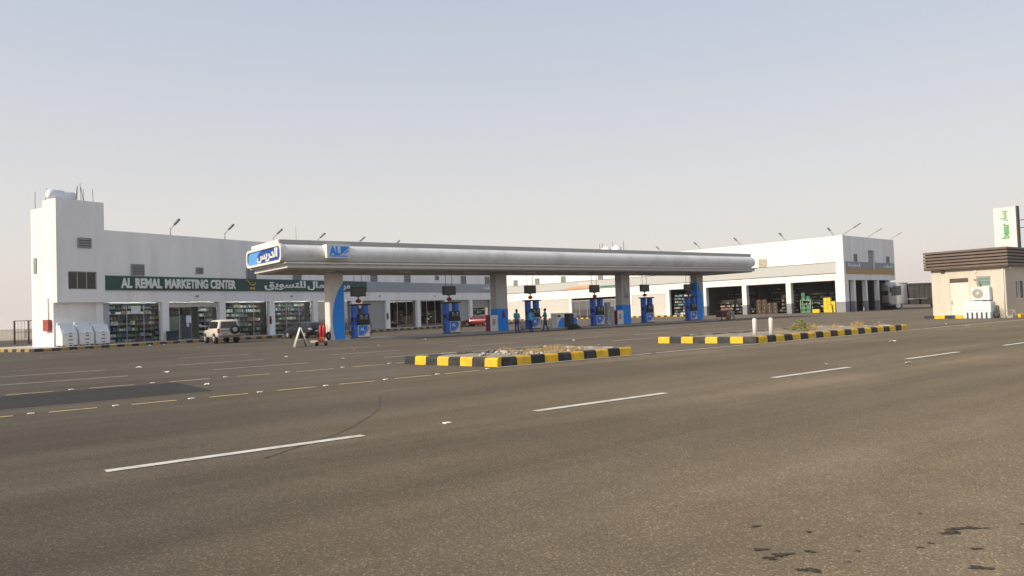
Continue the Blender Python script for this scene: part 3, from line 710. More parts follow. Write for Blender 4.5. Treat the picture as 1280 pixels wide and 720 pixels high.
for i, (x, lab) in enumerate(((-4.05, 'white ice freezer with slanted lid, leftmost of three, at the tower corner'), (-2.72, 'white ice freezer with slanted lid, middle one of three below the tower'), (-1.4, 'white ice freezer with slanted lid, rightmost of three, next to the shop window'))):
    o = f0 if i == 0 else dup(f0, (0, 0, 0), LR)
    o.location = lp(LO, LR, x + .1, -.25, .2); o['label'] = lab

# dark bin beside column 1
r_ = thing('waste_bin', lp(LO, LR, 5.9, -.5, .2), LR, 'small dark blue bin at the foot of the column left of the shop entrance', 'bin')
b = MB(); b.box(-.3, .5, -.3, .25, 0, .8, bev=.03); b.build('body', mat('bin_blue', (.03, .04, .075), .6), r_)
b = MB(); b.box(-.34, .54, -.34, .29, .801, .87, bev=.02); b.build('lid', BLACK, r_)

# rooftop tank and rebars on the stair tower
r_ = thing('water_tank', lp(LO, LR, -3.15, 1.2, 12.19), LR, 'white ribbed water tank lying on top of the stair tower', 'water tank')
b = MB(); pts = [(-.62, 0, .45), (-.5, 0, .45), (-.1, 0, .45), (-.05, 0, .45), (.5, 0, .45), (.55, 0, .45), (.62, 0, .45), (1.05, 0, .45), (1.1, 0, .45), (1.55, 0, .45), (1.7, 0, .45)]
b.tube(pts, [.24, .42, .47, .42, .46, .42, .45, .42, .44, .38, .16], 20); b.build('tank', WHITEP, r_)
b = MB()
for xx in (-.2, 1.3): b.box(xx, xx + .25, -.5, .5, .0, .1)
b.build('cradle', CONC, r_)
rg = random.Random(9)
rb0 = None
for i, (x, y, h) in enumerate([(-3.6, 3.4, 1.3), (-3.2, 2.8, 1.6), (-1.95, .3, 1.0), (-1.75, .5, 1.15), (-1.55, .2, 1.35), (-1.25, .35, .9), (-1.15, .6, 1.1), (-.55, .2, 1.0)]):
    if rb0 is None:
        b = MB(); b.tube([(0, 0, 0), (.01, 0, .5), (.05, 0, 1)], .022, 6); rb0 = b.build('rebar', RUST); o = rb0
    else: o = rb0.copy(); col.objects.link(o)
    tag(o, 'rusty reinforcing bar sticking up from the stair tower roof', 'rebar', 'rebars on the stair tower roof')
    o.location = lp(LO, LR, x, y, 12.15 if y < 1.9 else 11.6); o.scale = (1, 1, h + .2); o.rotation_euler = (rg.uniform(-.12, .12), rg.uniform(-.12, .12), rg.random() * 6)

# roof lamps
def roof_lamp():
    r_ = thing('roof_lamp', (0, 0, 0), 0, '', 'lamp', 'flood lamps along the roof edges')
    b = MB(); b.tube([(0, 0, -.1), (0, 0, .62)], .045, 8); b.build('pole', STEEL, r_)
    b = MB(); b.tube([(0, 0, .58), (0, -.75, 1.0)], .035, 8); b.build('arm', STEEL, r_)
    b = MB()
    b.prism([(-.12, -.62, .90), (-.12, -1.38, 1.32), (-.12, -1.34, 1.42), (-.12, -.62, 1.02)], (.24, 0, 0)); b.build('lamp_head', STEEL, r_)
    return r_
def slant_lamp():
    r_ = thing('roof_lamp', (0, 0, 0), 0, '', 'lamp', 'flood lamps along the roof edges')
    b = MB(); b.tube([(0, 0, -.1), (0, 0, .14)], .045, 8); b.build('pole', LSTEEL, r_)
    b = MB(); b.tube([(0, 0, .10), (0, -.95, .62)], .03, 8); b.build('arm', LSTEEL, r_)
    b = MB(); b.prism([(-.1, -.85, .53), (-.1, -1.45, .86), (-.1, -1.43, .92), (-.1, -.85, .61)], (.2, 0, 0)); b.build('lamp_head', LSTEEL, r_)
    return r_
LSTEEL = mat('pale_steel', (.34, .34, .33), .5, metal=.4)
l0 = roof_lamp(); l1 = slant_lamp(); first = {0: True, 1: True}
def place_lamp(loc, rot, lab, sc=1.0):
    q = 1 if sc > 1 else 0; p_ = (l0, l1)[q]
    o = p_ if first[q] else dup(p_, (0, 0, 0), 0)
    first[q] = False; o.location = loc; o.rotation_euler = (0, 0, rot); o['label'] = lab; o.scale = (sc, sc, sc)
names_l = ['roof lamp left of all others, over the green sign start of the market building', 'roof lamp second from the tower on the market building edge', 'roof lamp third from the tower, left of the canopy end sign', 'roof lamp of the market building just above the canopy AL box', 'roof lamp of the market building, second one right of the AL box', 'roof lamp of the market building, third one right of the AL box']
for x, lab in zip((6.56, 12.45, 18.5, 24.6, 31.0, 37.4), names_l): place_lamp(lp(LO, LR, x, .25, 9.9), LR, lab)
names_r = ['slanted roof lamp at the corner of the right building, leaning left', 'roof lamp of the right building, first one left of its corner pair', 'roof lamp of the right building above the right end of the canopy', 'roof lamp of the right building, two lamps left of the canopy end', 'leftmost roof lamp of the right building, above the canopy edge']
for x, lab in zip((1.3, 8.6, 16.1, 23.4, 31.0), names_r): place_lamp(lp(RO, RR, -x, .25, 10.84), RR, lab, 1.3)
for y, lab in zip((.9, 9.2, 17.4), ('roof lamp at the corner of the right building, leaning right over the shaded side', 'roof lamp midway along the shaded side of the right building', 'roof lamp at the far right end of the right building')): place_lamp(lp(RO, RR, -.25, y, 10.84), RR + R(90), lab, {.9: 1.7, 9.2: 1.4, 17.4: 1.2}[y])
b = MB(); b.tube([(0, 0, 0), (0, 0, 2.2)], .025, 6); tag(b.build('antenna_mast', STEEL, loc=lp(LO, LR, 22.3, 1, 9.9)), 'thin antenna mast on the market roof behind the canopy end', 'antenna')

# iron cage at far left
r_ = thing('iron_cage', (-57.5, 86.0, 0), R(30), 'empty rusty iron cage frame standing left of the stair tower', 'cage')
b = MB()
for x in (0, 1.4, 2.8):
    for y in (0, 1.6): b.tube([(x, y, 0), (x, y, 2.75)], .045, 6)
for z in (.2, 1.4, 2.72):
    for y in (0, 1.6): b.tube([(0, y, z), (2.8, y, z)], .035, 6)
    for x in (0, 2.8): b.tube([(x, 0, z), (x, 1.6, z)], .035, 6)
b.build('frame', RUST, r_)
b = MB()
for k_ in range(1, 9):
    b.tube([(2.8 * k_ / 9, 1.6, .2), (2.8 * k_ / 9, 1.6, 2.7)], .014, 5); b.tube([(0, 1.6 * k_ / 9, .2), (0, 1.6 * k_ / 9, 2.7)], .014, 5)
b.build('mesh_panel', RUST, r_)
# far boundary wall
b = MB()
b.box(-45, 60, 0, .25, 0, 1.75); b.box(-45, 60, -.05, .3, 1.751, 1.83)
for k_ in range(22): b.box(-45 + 5 * k_, -44.65 + 5 * k_, -.08, -.001, 0, 1.75)
o = b.build('boundary_wall', BEIGEW, loc=(-110, 150, 0), rot=R(18)); tag(o, 'low beige boundary wall far behind the iron cage', 'wall')

# ------------------------------------------------------------------ right building
rb = thing('workshop_building', (*RO, 0), RR, 'large white corner building with open tyre shops and pale grey band, at the right', 'building')
TH = 10.84; SO = 4.55
b = MB()
b.box(-75, -.3, 0, 18, SO, TH - .3); b.box(-75, 0, 0, .3, TH - .299, TH); b.box(-.3, 0, .301, 18, TH - .299, TH)
# right side wall is the slab x -.3..0, turned: openings for a recess
def side_wall(b, holes, y0, y1, z0, z1, x0, x1):
    ys = sorted({y0, y1, *[h[0] for h in holes], *[h[1] for h in holes]}); zs = sorted({z0, z1, *[h[2] for h in holes], *[h[3] for h in holes]})
    for a, c in zip(ys, ys[1:]):
        for p, q in zip(zs, zs[1:]):
            if not any(h[0] < (a + c) / 2 < h[1] and h[2] < (p + q) / 2 < h[3] for h in holes): b.box(x0, x1, a, c, p, q)
side_wall(b, [(8.3, 10.6, 5.7, 8.95)], 0, 18, SO, TH - .3, -.299, 0)
b.build('upper_wall', W, rb)
b = MB(); b.box(-.298, -.25, 8.3, 10.6, 5.7, 8.95); b.build('recess', mat('recess_grey', (.34, .34, .34), .8), rb)
b = MB(); b.box(-75, -1.15, -.05, -.003, 5.60, 7.08); bd = b.build('grey_band', BANDR, rb)
b = MB(); b.box(-75, -1.12, -.07, -.003, 7.085, 7.15); b.box(-75, -1.12, -.07, -.003, 5.53, 5.595); b.build('trim_line', LINE, bd)
vent(-12.9, -11.7, 7.2, 8.45, rb, VENTB)
for a in (45.6, 55.2, 62.5, 69): vent(-a, -a + 1.1, 7.2, 8.35, rb, VENT)
# signs on the front band
b = MB(); b.prism([(-55.6, -.055, 5.66), (-47.4, -.055, 5.66), (-47.4, -.055, 6.0), (-50.5, -.055, 6.25), (-53, -.055, 6.1)], (0, -.04, 0)); b.build('peach_sign', mat('faded_peach', (.62, .36, .20), .6, var=.1), bd)
scribble(-50.6, -47.6, 6.35, 6.95, -.053, LETTER, 'letters', bd, 6, 5)
b = MB(); b.box(-45.2, -41.0, -.08, -.053, 5.68, 5.98); b.build('green_sign', mat('sign_dark_green', (.05, .20, .13), .5), bd)
# side band
b = MB(); b.box(.003, .06, .6, 8.28, 6.1, 7.17); b.box(.003, .06, 10.62, 17.6, 6.1, 7.17); b.build('side_band', BANDD, rb)
b = MB(); b.box(.003, .075, .6, 17.6, 5.42, 6.095); b.build('orange_stripe', mat('stripe_ochre', (.47, .27, .075), .6, var=.06), rb)
for y0, y1, sd_ in ((1.2, 5.4, 2), (13.6, 17.0, 4)):
    o = scribble(y0, y1, 6.35, 6.95, -.062, LETTER, 'letters', rb, 6, sd_); o.rotation_euler = (0, 0, R(90))
for y0, z0, z1 in ((3.4, 7.2, 8.3), (14.9, 7.2, 8.2)):
    o = vent(y0, y0 + .85, z0, z1, rb); o.rotation_euler = (0, 0, R(90))
# columns
def rcol(x, y, w=.75):
    b = MB(); b.box(x - w / 2, x + w / 2, y, y + w, 1.5, SO - .002); c = b.build('column', W, rb)
    b = MB(); b.box(x - w / 2 - .004, x + w / 2 + .004, y - .004, y + w + .004, 0, 1.499); b.build('grey_base', COLG, c)
rcol(-.68, .01, 1.33)
for x in (-8.42, -15.73, -23.0): rcol(x, .01)
for y in (3.1, 7.1, 11.3, 15.6): rcol(-.32, y, .55)
# enclosing walls of the ground floor
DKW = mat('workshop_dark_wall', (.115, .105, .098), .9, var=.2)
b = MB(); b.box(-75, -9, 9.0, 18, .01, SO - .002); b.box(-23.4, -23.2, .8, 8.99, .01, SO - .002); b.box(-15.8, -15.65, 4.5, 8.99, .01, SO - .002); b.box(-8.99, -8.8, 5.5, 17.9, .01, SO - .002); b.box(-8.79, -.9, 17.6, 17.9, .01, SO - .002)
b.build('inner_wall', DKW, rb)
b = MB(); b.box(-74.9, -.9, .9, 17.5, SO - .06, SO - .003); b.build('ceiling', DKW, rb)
# closed wall stretches with shutters, and a shop
b = MB()
b.box(-38.6, -38.0, .02, .5, .2, SO - .002); b.box(-30.6, -29.9, .02, .5, .2, SO - .002); b.box(-41.4, -40.8, .02, .5, .2, SO - .002); b.box(-53.4, -52.8, .02, .5, .2, SO - .002); b.box(-63, -62.4, .02, .5, .2, SO - .002)
b.box(-75, -38.61, .03, .4, 3.9, SO - .003); b.box(-37.99, -30.61, .03, .4, 3.95, SO - .003)
b.build('pier', W, rb)
shutter(-37.98, -30.62, rb, SHUTW, z0=.2, z1=3.94, y=.1)
shutter(-40.79, -38.62, rb, SHUTW, z0=.2, z1=3.89, y=.1)
shutter(-62.39, -53.42, rb, SHUTW, z0=.2, z1=3.89, y=.1)
shutter(-75, -63.02, rb, SHUTW, z0=.2, z1=3.89, y=.1)
b = MB(); b.box(-52.8, -41.42, .3, .312, .26, 3.3); g = b.build('shop_window', GLASSD, rb)
b = MB(); b.box(-52.8, -41.42, .25, .36, 3.31, 3.5)
for k_ in range(7): xx = -52.8 + 11.3 * k_ / 6; b.box(xx, xx + .08, .26, .298, .26, 3.3)
b.build('frame', ALU, g)
RF = (RO, RR)
goods(-52.5, -48.6, 1.2, 31, zt=3.2, dens=.75, label='shelf inside the far shop behind the fourth pump', parent_frame=RF)
goods(-47.5, -42.0, 2.0, 32, zt=2.4, dens=.7, label='low shelf inside the far shop left of the grey column', parent_frame=RF)
goods(-29.6, -25.6, .8, 33, zt=3.6, dens=.95, label='tall shelf in the open shop just left of the far leaf column', parent_frame=RF, pal=[8, 8, 5, 2, 1, 1, 4, 7, 8, 5])
DK = [8, 8, 8, 3, 5, 5, 4]
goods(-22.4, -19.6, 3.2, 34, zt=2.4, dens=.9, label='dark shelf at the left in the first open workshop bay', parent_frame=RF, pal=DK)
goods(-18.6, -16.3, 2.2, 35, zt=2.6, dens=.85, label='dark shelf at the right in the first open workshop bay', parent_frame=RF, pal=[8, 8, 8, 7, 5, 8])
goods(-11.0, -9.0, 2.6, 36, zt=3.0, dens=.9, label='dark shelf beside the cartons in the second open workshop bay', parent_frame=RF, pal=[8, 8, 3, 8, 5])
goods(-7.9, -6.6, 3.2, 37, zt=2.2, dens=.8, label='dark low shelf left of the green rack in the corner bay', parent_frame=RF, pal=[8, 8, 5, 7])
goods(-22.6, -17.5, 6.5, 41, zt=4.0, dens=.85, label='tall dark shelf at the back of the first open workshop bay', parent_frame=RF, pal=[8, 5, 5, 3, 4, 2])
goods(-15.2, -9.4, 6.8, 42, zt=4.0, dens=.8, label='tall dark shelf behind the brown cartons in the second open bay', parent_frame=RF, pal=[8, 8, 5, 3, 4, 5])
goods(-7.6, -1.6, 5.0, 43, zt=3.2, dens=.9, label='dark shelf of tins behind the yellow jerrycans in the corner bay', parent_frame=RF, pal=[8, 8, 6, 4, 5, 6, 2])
# kerb in front of the closed stretch
b = MB(); b.box(-75, -24.2, -1.6, -.0, 0, .185); tag(b.build('far_pavement', PAVE, loc=(*RO, 0), rot=RR), kind='structure')
b = MB(); kerb_run(b, (-75, -1.8), (-24, -1.8), 78, 0, w=.195, h=.2, cham=.03); tag(b.build('far_kerb', [YEL, BLK], loc=(*RO, 0), rot=RR), kind='structure')

# stock in the open bays
def carton(m, s=(.6, .5, .45)):
    r_ = thing('carton', (0, 0, 0), RR, '', 'carton')
    b = MB(); b.box(-s[0] / 2, s[0] / 2, -s[1] / 2, s[1] / 2, 0, s[2], bev=.012); b.build('box', m, r_)
    b = MB(); b.box(-s[0] / 2 - .003, s[0] / 2 + .003, -.03, .03, s[2] + .001, s[2] + .004); b.box(-.03, .03, -s[1] / 2 - .004, -s[1] / 2 - .001, s[2] * .5, s[2]); b.build('tape', SACK, r_)
    return r_
c0 = carton(CARTON, (.85, .6, .55)); rg = random.Random(12); i = 0
for layer in range(4):
    for k_ in range(4 if layer < 3 else 2):
        o = c0 if i == 0 else dup(c0, (0, 0, 0), RR); i += 1
        o.location = lp(RO, RR, -14.6 + .9 * k_ + .1 * rg.random(), 2.4 + .1 * rg.random(), .56 * layer); o.rotation_euler = (0, 0, RR + rg.uniform(-.06, .06))
        o['label'] = 'brown carton in the stacked wall of cartons inside the second open bay'; o['group'] = 'cartons in the workshop bay'
def can(m):
    r_ = thing('jerrycan', (0, 0, 0), 0, '', 'jerrycan')
    b = MB(); b.box(-.27, .27, -.17, .17, 0, .52, bev=.05); b.build('body', m, r_)
    b = MB(); b.tube([(-.15, 0, .5), (-.12, 0, .62), (.1, 0, .62), (.14, 0, .5)], .025, 6); b.tube([(.2, 0, .5), (.2, 0, .6)], .05, 8); b.build('handle', BLACK, r_)
    return r_
j0 = can(YELP); i = 0
for x, y, n_ in ((-3.0, 1.5, 4), (-2.4, 1.5, 3), (-3.6, 1.6, 4), (-2.7, 1.1, 2), (-4.5, 1.0, 1), (-5.05, 1.05, 1)):
    z = 0
    if x == -3.55: z = 1.2
    for k_ in range(n_):
        o = j0 if i == 0 else dup(j0, (0, 0, 0), 0); i += 1
        zz = .54 * k_ if x != -3.55 else .54 * k_
        o.location = lp(RO, RR, x, y, zz); o.rotation_euler = (0, 0, RR + rg.uniform(-.2, .2)); o['label'] = 'yellow jerrycan in the pile beside the thick corner column'; o['group'] = 'yellow jerrycans in the corner bay'
r_ = thing('green_rack', lp(RO, RR, -6.3, 1.2, 0), RR, 'pale green metal rack loaded with green cans in the corner bay', 'rack')
b = MB()
for x in (-.75, .75):
    for y in (-.3, .3): b.tube([(x, y, 0), (x, y, 1.9)], .05, 6)
for z in (.1, .7, 1.3, 1.88):
    b.box(-.75, .75, -.36, .36, z, z + .06)
b.build('frame', GREENL, r_)
j1 = can(GREENP); i = 0
for z in (.161, .761, 1.941, 2.47):
    for x in (-.42, .3):
        if z > 2.4 and x > 0: continue
        o = j1 if i == 0 else dup(j1, (0, 0, 0), 0); i += 1
        o.location = lp(RO, RR, -6.3 + x, 1.2, z); o.rotation_euler = (0, 0, RR); o['label'] = 'green jerrycan standing on the pale green rack'; o['group'] = 'green jerrycans on the rack'
# dark tyre stacks in the side porch
t0 = None; i = 0
for x, y, n_ in ((-3.5, 5.2, 6), (-3.8, 9.2, 7), (-3.4, 13.4, 6), (-6.5, 7.2, 8), (-7.6, 3.4, 5), (-1.9, 3.3, 6)):
    for k_ in range(n_):
        if t0 is None:
            bm_ = MB(); N1, N2 = 20, 8; rr_ = []
            for a in range(N1):
                A_ = 2 * math.pi * a / N1; rr_.append([bm_.bm.verts.new(((.36 + .13 * math.cos(B_)) * math.cos(A_), (.36 + .13 * math.cos(B_)) * math.sin(A_), .12 + .12 * math.sin(B_))) for B_ in [2 * math.pi * q / N2 for q in range(N2)]])
            for a in range(N1):
                for q in range(N2): bm_.bm.faces.new([rr_[a][q], rr_[(a + 1) % N1][q], rr_[(a + 1) % N1][(q + 1) % N2], rr_[a][(q + 1) % N2]])
            t0 = bm_.build('tyre', TYRE, smooth=True); o = t0
        else: o = t0.copy(); col.objects.link(o)
        o.location = lp(RO, RR, x + rg.uniform(-.04, .04), y + rg.uniform(-.04, .04), .24 * k_)
        tag(o, 'black tyre in a stack inside the corner porch', 'tyre', 'stacked tyres in the corner porch')
# roof tanks far behind the canopy
for x, lab in ((-48.6, 'white roof tank behind the canopy, left of two'), (-46.0, 'white roof tank behind the canopy, right of two')):
    r_ = thing('roof_tank', lp(RO, RR, x, 6, 11.3), RR, lab, 'water tank', 'roof tanks of the right building')
    b = MB(); b.tube([(0, 0, .5), (0, 0, .6), (0, 0, 1.5), (0, 0, 2.1), (0, 0, 2.4), (0, 0, 2.5)], [.9, 1.0, 1.05, 1.0, .5, .3], 18); b.build('tank', WHITEP, r_)
    b = MB(); b.box(-1.1, 1.1, -1.1, 1.1, -.77, .499); b.build('plinth', CONC, r_)
for i, x in enumerate((-50.6, -49.9, -47.3, -44.6)):
    b = MB(); b.tube([(0, 0, 0), (.03, 0, 4.0)], .05, 6); tag(b.build('rebar', RUST, loc=lp(RO, RR, x, 6.4, 10.54)), 'rusty bar beside the white roof tanks of the right building', 'rebar', 'bars beside the roof tanks')

# ------------------------------------------------------------------ fuel canopy
cn = thing('fuel_canopy', (*CO, 0), CR, 'long silver bullnose petrol canopy on four columns with a blue end sign', 'canopy')
S0, S1, HW = -4.95, 46.9, 3.5
def prof(zc=6.075, hz=.575, out=.62, n=14):
    return [(out * math.cos(a) * (1 if True else 1), zc + hz * math.sin(a)) for a in [-math.pi / 2 + math.pi * k_ / n for k_ in range(n + 1)]]
PR = prof()
b = MB(); n_ = len(PR)
# path of the roll: back-left, then right end wrapped with rounded corners, then front-left
path = []
path.append((Vector((S0, HW - .62, 0)), Vector((0, 1, 0))))
rad = .55
for cxy, a0 in (((S1 - .62 - rad, HW - .62 - rad), 90), ((S1 - .62 - rad, -(HW - .62 - rad)), 0)):
    for k_ in range(0, 9):
        a = R(a0 - 90 * k_ / 8); d = Vector((math.cos(a), math.sin(a), 0)); path.append((Vector((cxy[0], cxy[1], 0)) + d * rad, d))
path.append((Vector((S0, -(HW - .62), 0)), Vector((0, -1, 0))))
rings = [[b.bm.verts.new(p + d * o_ + Vector((0, 0, z))) for o_, z in PR] for p, d in path]
for A_, B_ in zip(rings, rings[1:]):
    for k_ in range(n_ - 1):
        f = b.bm.faces.new([A_[k_], B_[k_], B_[k_ + 1], A_[k_ + 1]]); f.smooth = True
b.build('fascia_roll', SILVER, cn)
b = MB()                                            # panel joints of the roll
for k_ in range(1, 25):
    xx = S0 + 2.0 * k_
    pts = [(xx, -(HW - .62) - o_ - .002, z) for o_, z in PR]
    for p, q in zip(pts, pts[1:]): b.poly([p, q, (q[0] + .018, q[1], q[2]), (p[0] + .018, p[1], p[2])])
b.build('panel_joints', mat('joint_grey', (.56, .54, .51), .5, metal=.2), cn)
b = MB(); b.box(S0 + .05, S1 - .75, -(HW - .55), HW - .55, 5.46, 6.62); b.box(S0 + .02, S1 - .5, -(HW - .75), HW - .75, 6.621, 6.99); b.build('roof_strip', STRIP, cn)
b = MB(); b.box(S0 - .02, S0 + .02, -(HW - .8), HW - .8, 6.66, 7.0); b.build('end_strip', LEDGE, cn)
b = MB(); b.box(S0 + .12, S1 - .42, -(HW - .02), HW - .02, 5.36, 5.45, bev=.01); b.build('ledge', LEDGE, cn)
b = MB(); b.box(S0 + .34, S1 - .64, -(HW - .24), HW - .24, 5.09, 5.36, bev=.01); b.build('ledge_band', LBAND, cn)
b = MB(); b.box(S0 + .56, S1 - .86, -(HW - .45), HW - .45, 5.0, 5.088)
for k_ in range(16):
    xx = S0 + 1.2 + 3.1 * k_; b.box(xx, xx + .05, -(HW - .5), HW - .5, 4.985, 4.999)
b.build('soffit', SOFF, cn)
for k_ in range(8):
    xx = S0 + 3.4 + 6.0 * k_; b = MB(); b.box(xx, xx + .9, -1.9, -1.3, 4.93, 4.984); b.box(xx, xx + .9, 1.3, 1.9, 4.93, 4.984); b.build('soffit_light', LEDGE, cn)
# end sign with rounded frame
def rrect(y0, y1, z0, z1, r_, n=6):
    o_ = []
    for cy, cz, a0 in ((y1 - r_, z1 - r_, 0), (y0 + r_, z1 - r_, 90), (y0 + r_, z0 + r_, 180), (y1 - r_, z0 + r_, 270)):
        for k_ in range(n + 1): a = R(a0 + 90 * k_ / n); o_.append((cy + r_ * math.cos(a), cz + r_ * math.sin(a)))
    return o_
OUT, INN = rrect(-HW, HW, 5.46, 6.70, .42), rrect(-HW + .22, HW - .22, 5.62, 6.54, .34)
b = MB(); xa, xb_ = S0 - .16, S0 - .001
vo = [[b.bm.verts.new((x, y, z)) for y, z in OUT] for x in (xa, xb_)]; vi = [[b.bm.verts.new((x, y, z)) for y, z in INN] for x in (xa, S0 - .06)]
m_ = len(OUT)
for k_ in range(m_):
    q = (k_ + 1) % m_
    b.bm.faces.new([vo[0][k_], vo[0][q], vi[0][q], vi[0][k_]]); b.bm.faces.new([vo[0][k_], vo[1][k_], vo[1][q], vo[0][q]]); b.bm.faces.new([vi[0][k_], vi[0][q], vi[1][q], vi[1][k_]])
b.bm.faces.new(vo[1])
es = b.build('end_sign', WHITE, cn)
b = MB(); b.prism([(S0 - .065, y, z) for y, z in rrect(-HW + .21, HW - .21, 5.61, 6.55, .33)], (.03, 0, 0)); b.build('blue_panel', BLUED, es)
b = MB(); b.prism([(S0 - .067, y, z) for y, z in ((3.2, 5.66), (.9, 5.63), (1.5, 5.95), (1.2, 6.3), (.5, 6.53), (2.95, 6.53), (3.2, 6.3))], (-.006, 0, 0)); b.build('light_blue_field', BLUEL, es)
t_ = text(AR('ﺍﻟﺪﺭﻳﺲ'), -1.9, 2.1, 5.66, 6.48, 0, LETTER, 'letters', es, .07, .03)
t_.rotation_euler = (0, 0, R(-90)); t_.location = (S0 - .075, -.7, 0)
# AL logo box on the front
b = MB(); b.box(-2.1, -.42, -3.82, -3.1, 5.72, 6.66, bev=.015); lg = b.build('logo_box', WHITE, cn)
b = MB(); b.box(-2.02, -.5, -3.826, -3.821, 5.79, 6.6); b.build('logo_field', mat('logo_pale', (.62, .69, .76), .5), lg)
text('AL', -1.93, -1.16, 5.93, 6.52, -3.827, BLUE, 'letters', lg, .02, .045)
b = MB(); b.prism([(-1.12, -3.827, 6.52), (-.56, -3.827, 6.52), (-.56, -3.827, 6.4), (-.98, -3.827, 6.05), (-1.12, -3.827, 5.95)], (0, -.02, 0)); b.prism([(-.9, -3.827, 6.03), (-.56, -3.827, 6.3), (-.56, -3.827, 6.2), (-.78, -3.827, 6.03)], (0, -.02, 0)); b.box(-1.93, -.56, -3.845, -3.827, 5.83, 5.9); b.build('flag_mark', BLUE, lg)
# columns
cs = [0, 14.78, 29.57, 40.66]
def rbox(x0, x1, y0, y1, r_, n=5):
    o_ = []
    for cx, cy, a0 in ((x1 - r_, y1 - r_, 0), (x0 + r_, y1 - r_, 90), (x0 + r_, y0 + r_, 180), (x1 - r_, y0 + r_, 270)):
        for k_ in range(n + 1): a = R(a0 + 90 * k_ / n); o_.append((cx + r_ * math.cos(a), cy + r_ * math.sin(a)))
    return o_
for i, s_ in enumerate(cs):
    b = MB(); leaf = i in (0, 3)
    b.prism([(x, y, .15) for x, y in rbox(s_ - .58, s_ + .58, -.42, .42, .12 if leaf else .02)], (0, 0, 4.848)); c = b.build('column', COLA if i == 0 else COLP, cn)
    b = MB(); b.box(s_ - .72, s_ + .72, -.56, .56, 4.90, 4.984); b.build('capital', SOFF, c)
    if leaf:
        sg_ = 1 if i == 0 else -1; pts = []
        prof_ = [(-.16, .152), (-.26, .6), (-.33, 1.2), (-.34, 1.7), (-.28, 2.3), (-.14, 2.95), (.10, 3.6), (.36, 4.0), (.54, 4.2)]
        out = [(s_ + sg_ * x, -.428, z) for x, z in prof_] + [(s_ + sg_ * .575, -.428, 4.2), (s_ + sg_ * .575, -.428, .152)]
        b = MB(); b.prism(out, (0, .02, 0)); b.box(s_ + (.565 if sg_ > 0 else -.588), s_ + (.588 if sg_ > 0 else -.565), -.40, .40, .152, 4.1); b.build('blue_leaf', BLUE, c)
    else:
        b = MB(); b.box(s_ - .59, s_ + .59, -.43, .43, .152, 2.0); b.build('blue_base', BLUE, c)
        if i == 1:
            b = MB(); b.tube([(s_ + .1, -.5, 1.25), (s_ + .1, -.5, 1.75), (s_ + .1, -.5, 1.85)], [.09, .09, .03], 8); b.build('fire_extinguisher', RED, c)
        else: scribble(s_ - .2, s_ + .3, 2.3, 3.6, -.422, VENT, 'notice', c, 2, 8)
# column base island
b = MB(); b.prism([(x, y, 0) for x, y in rbox(-1.6, 43.0, -1.15, 1.15, .6)], (0, 0, .15)); o = tag(b.build('pump_island', CONC, loc=(*CO, 0), rot=CR), kind='structure')

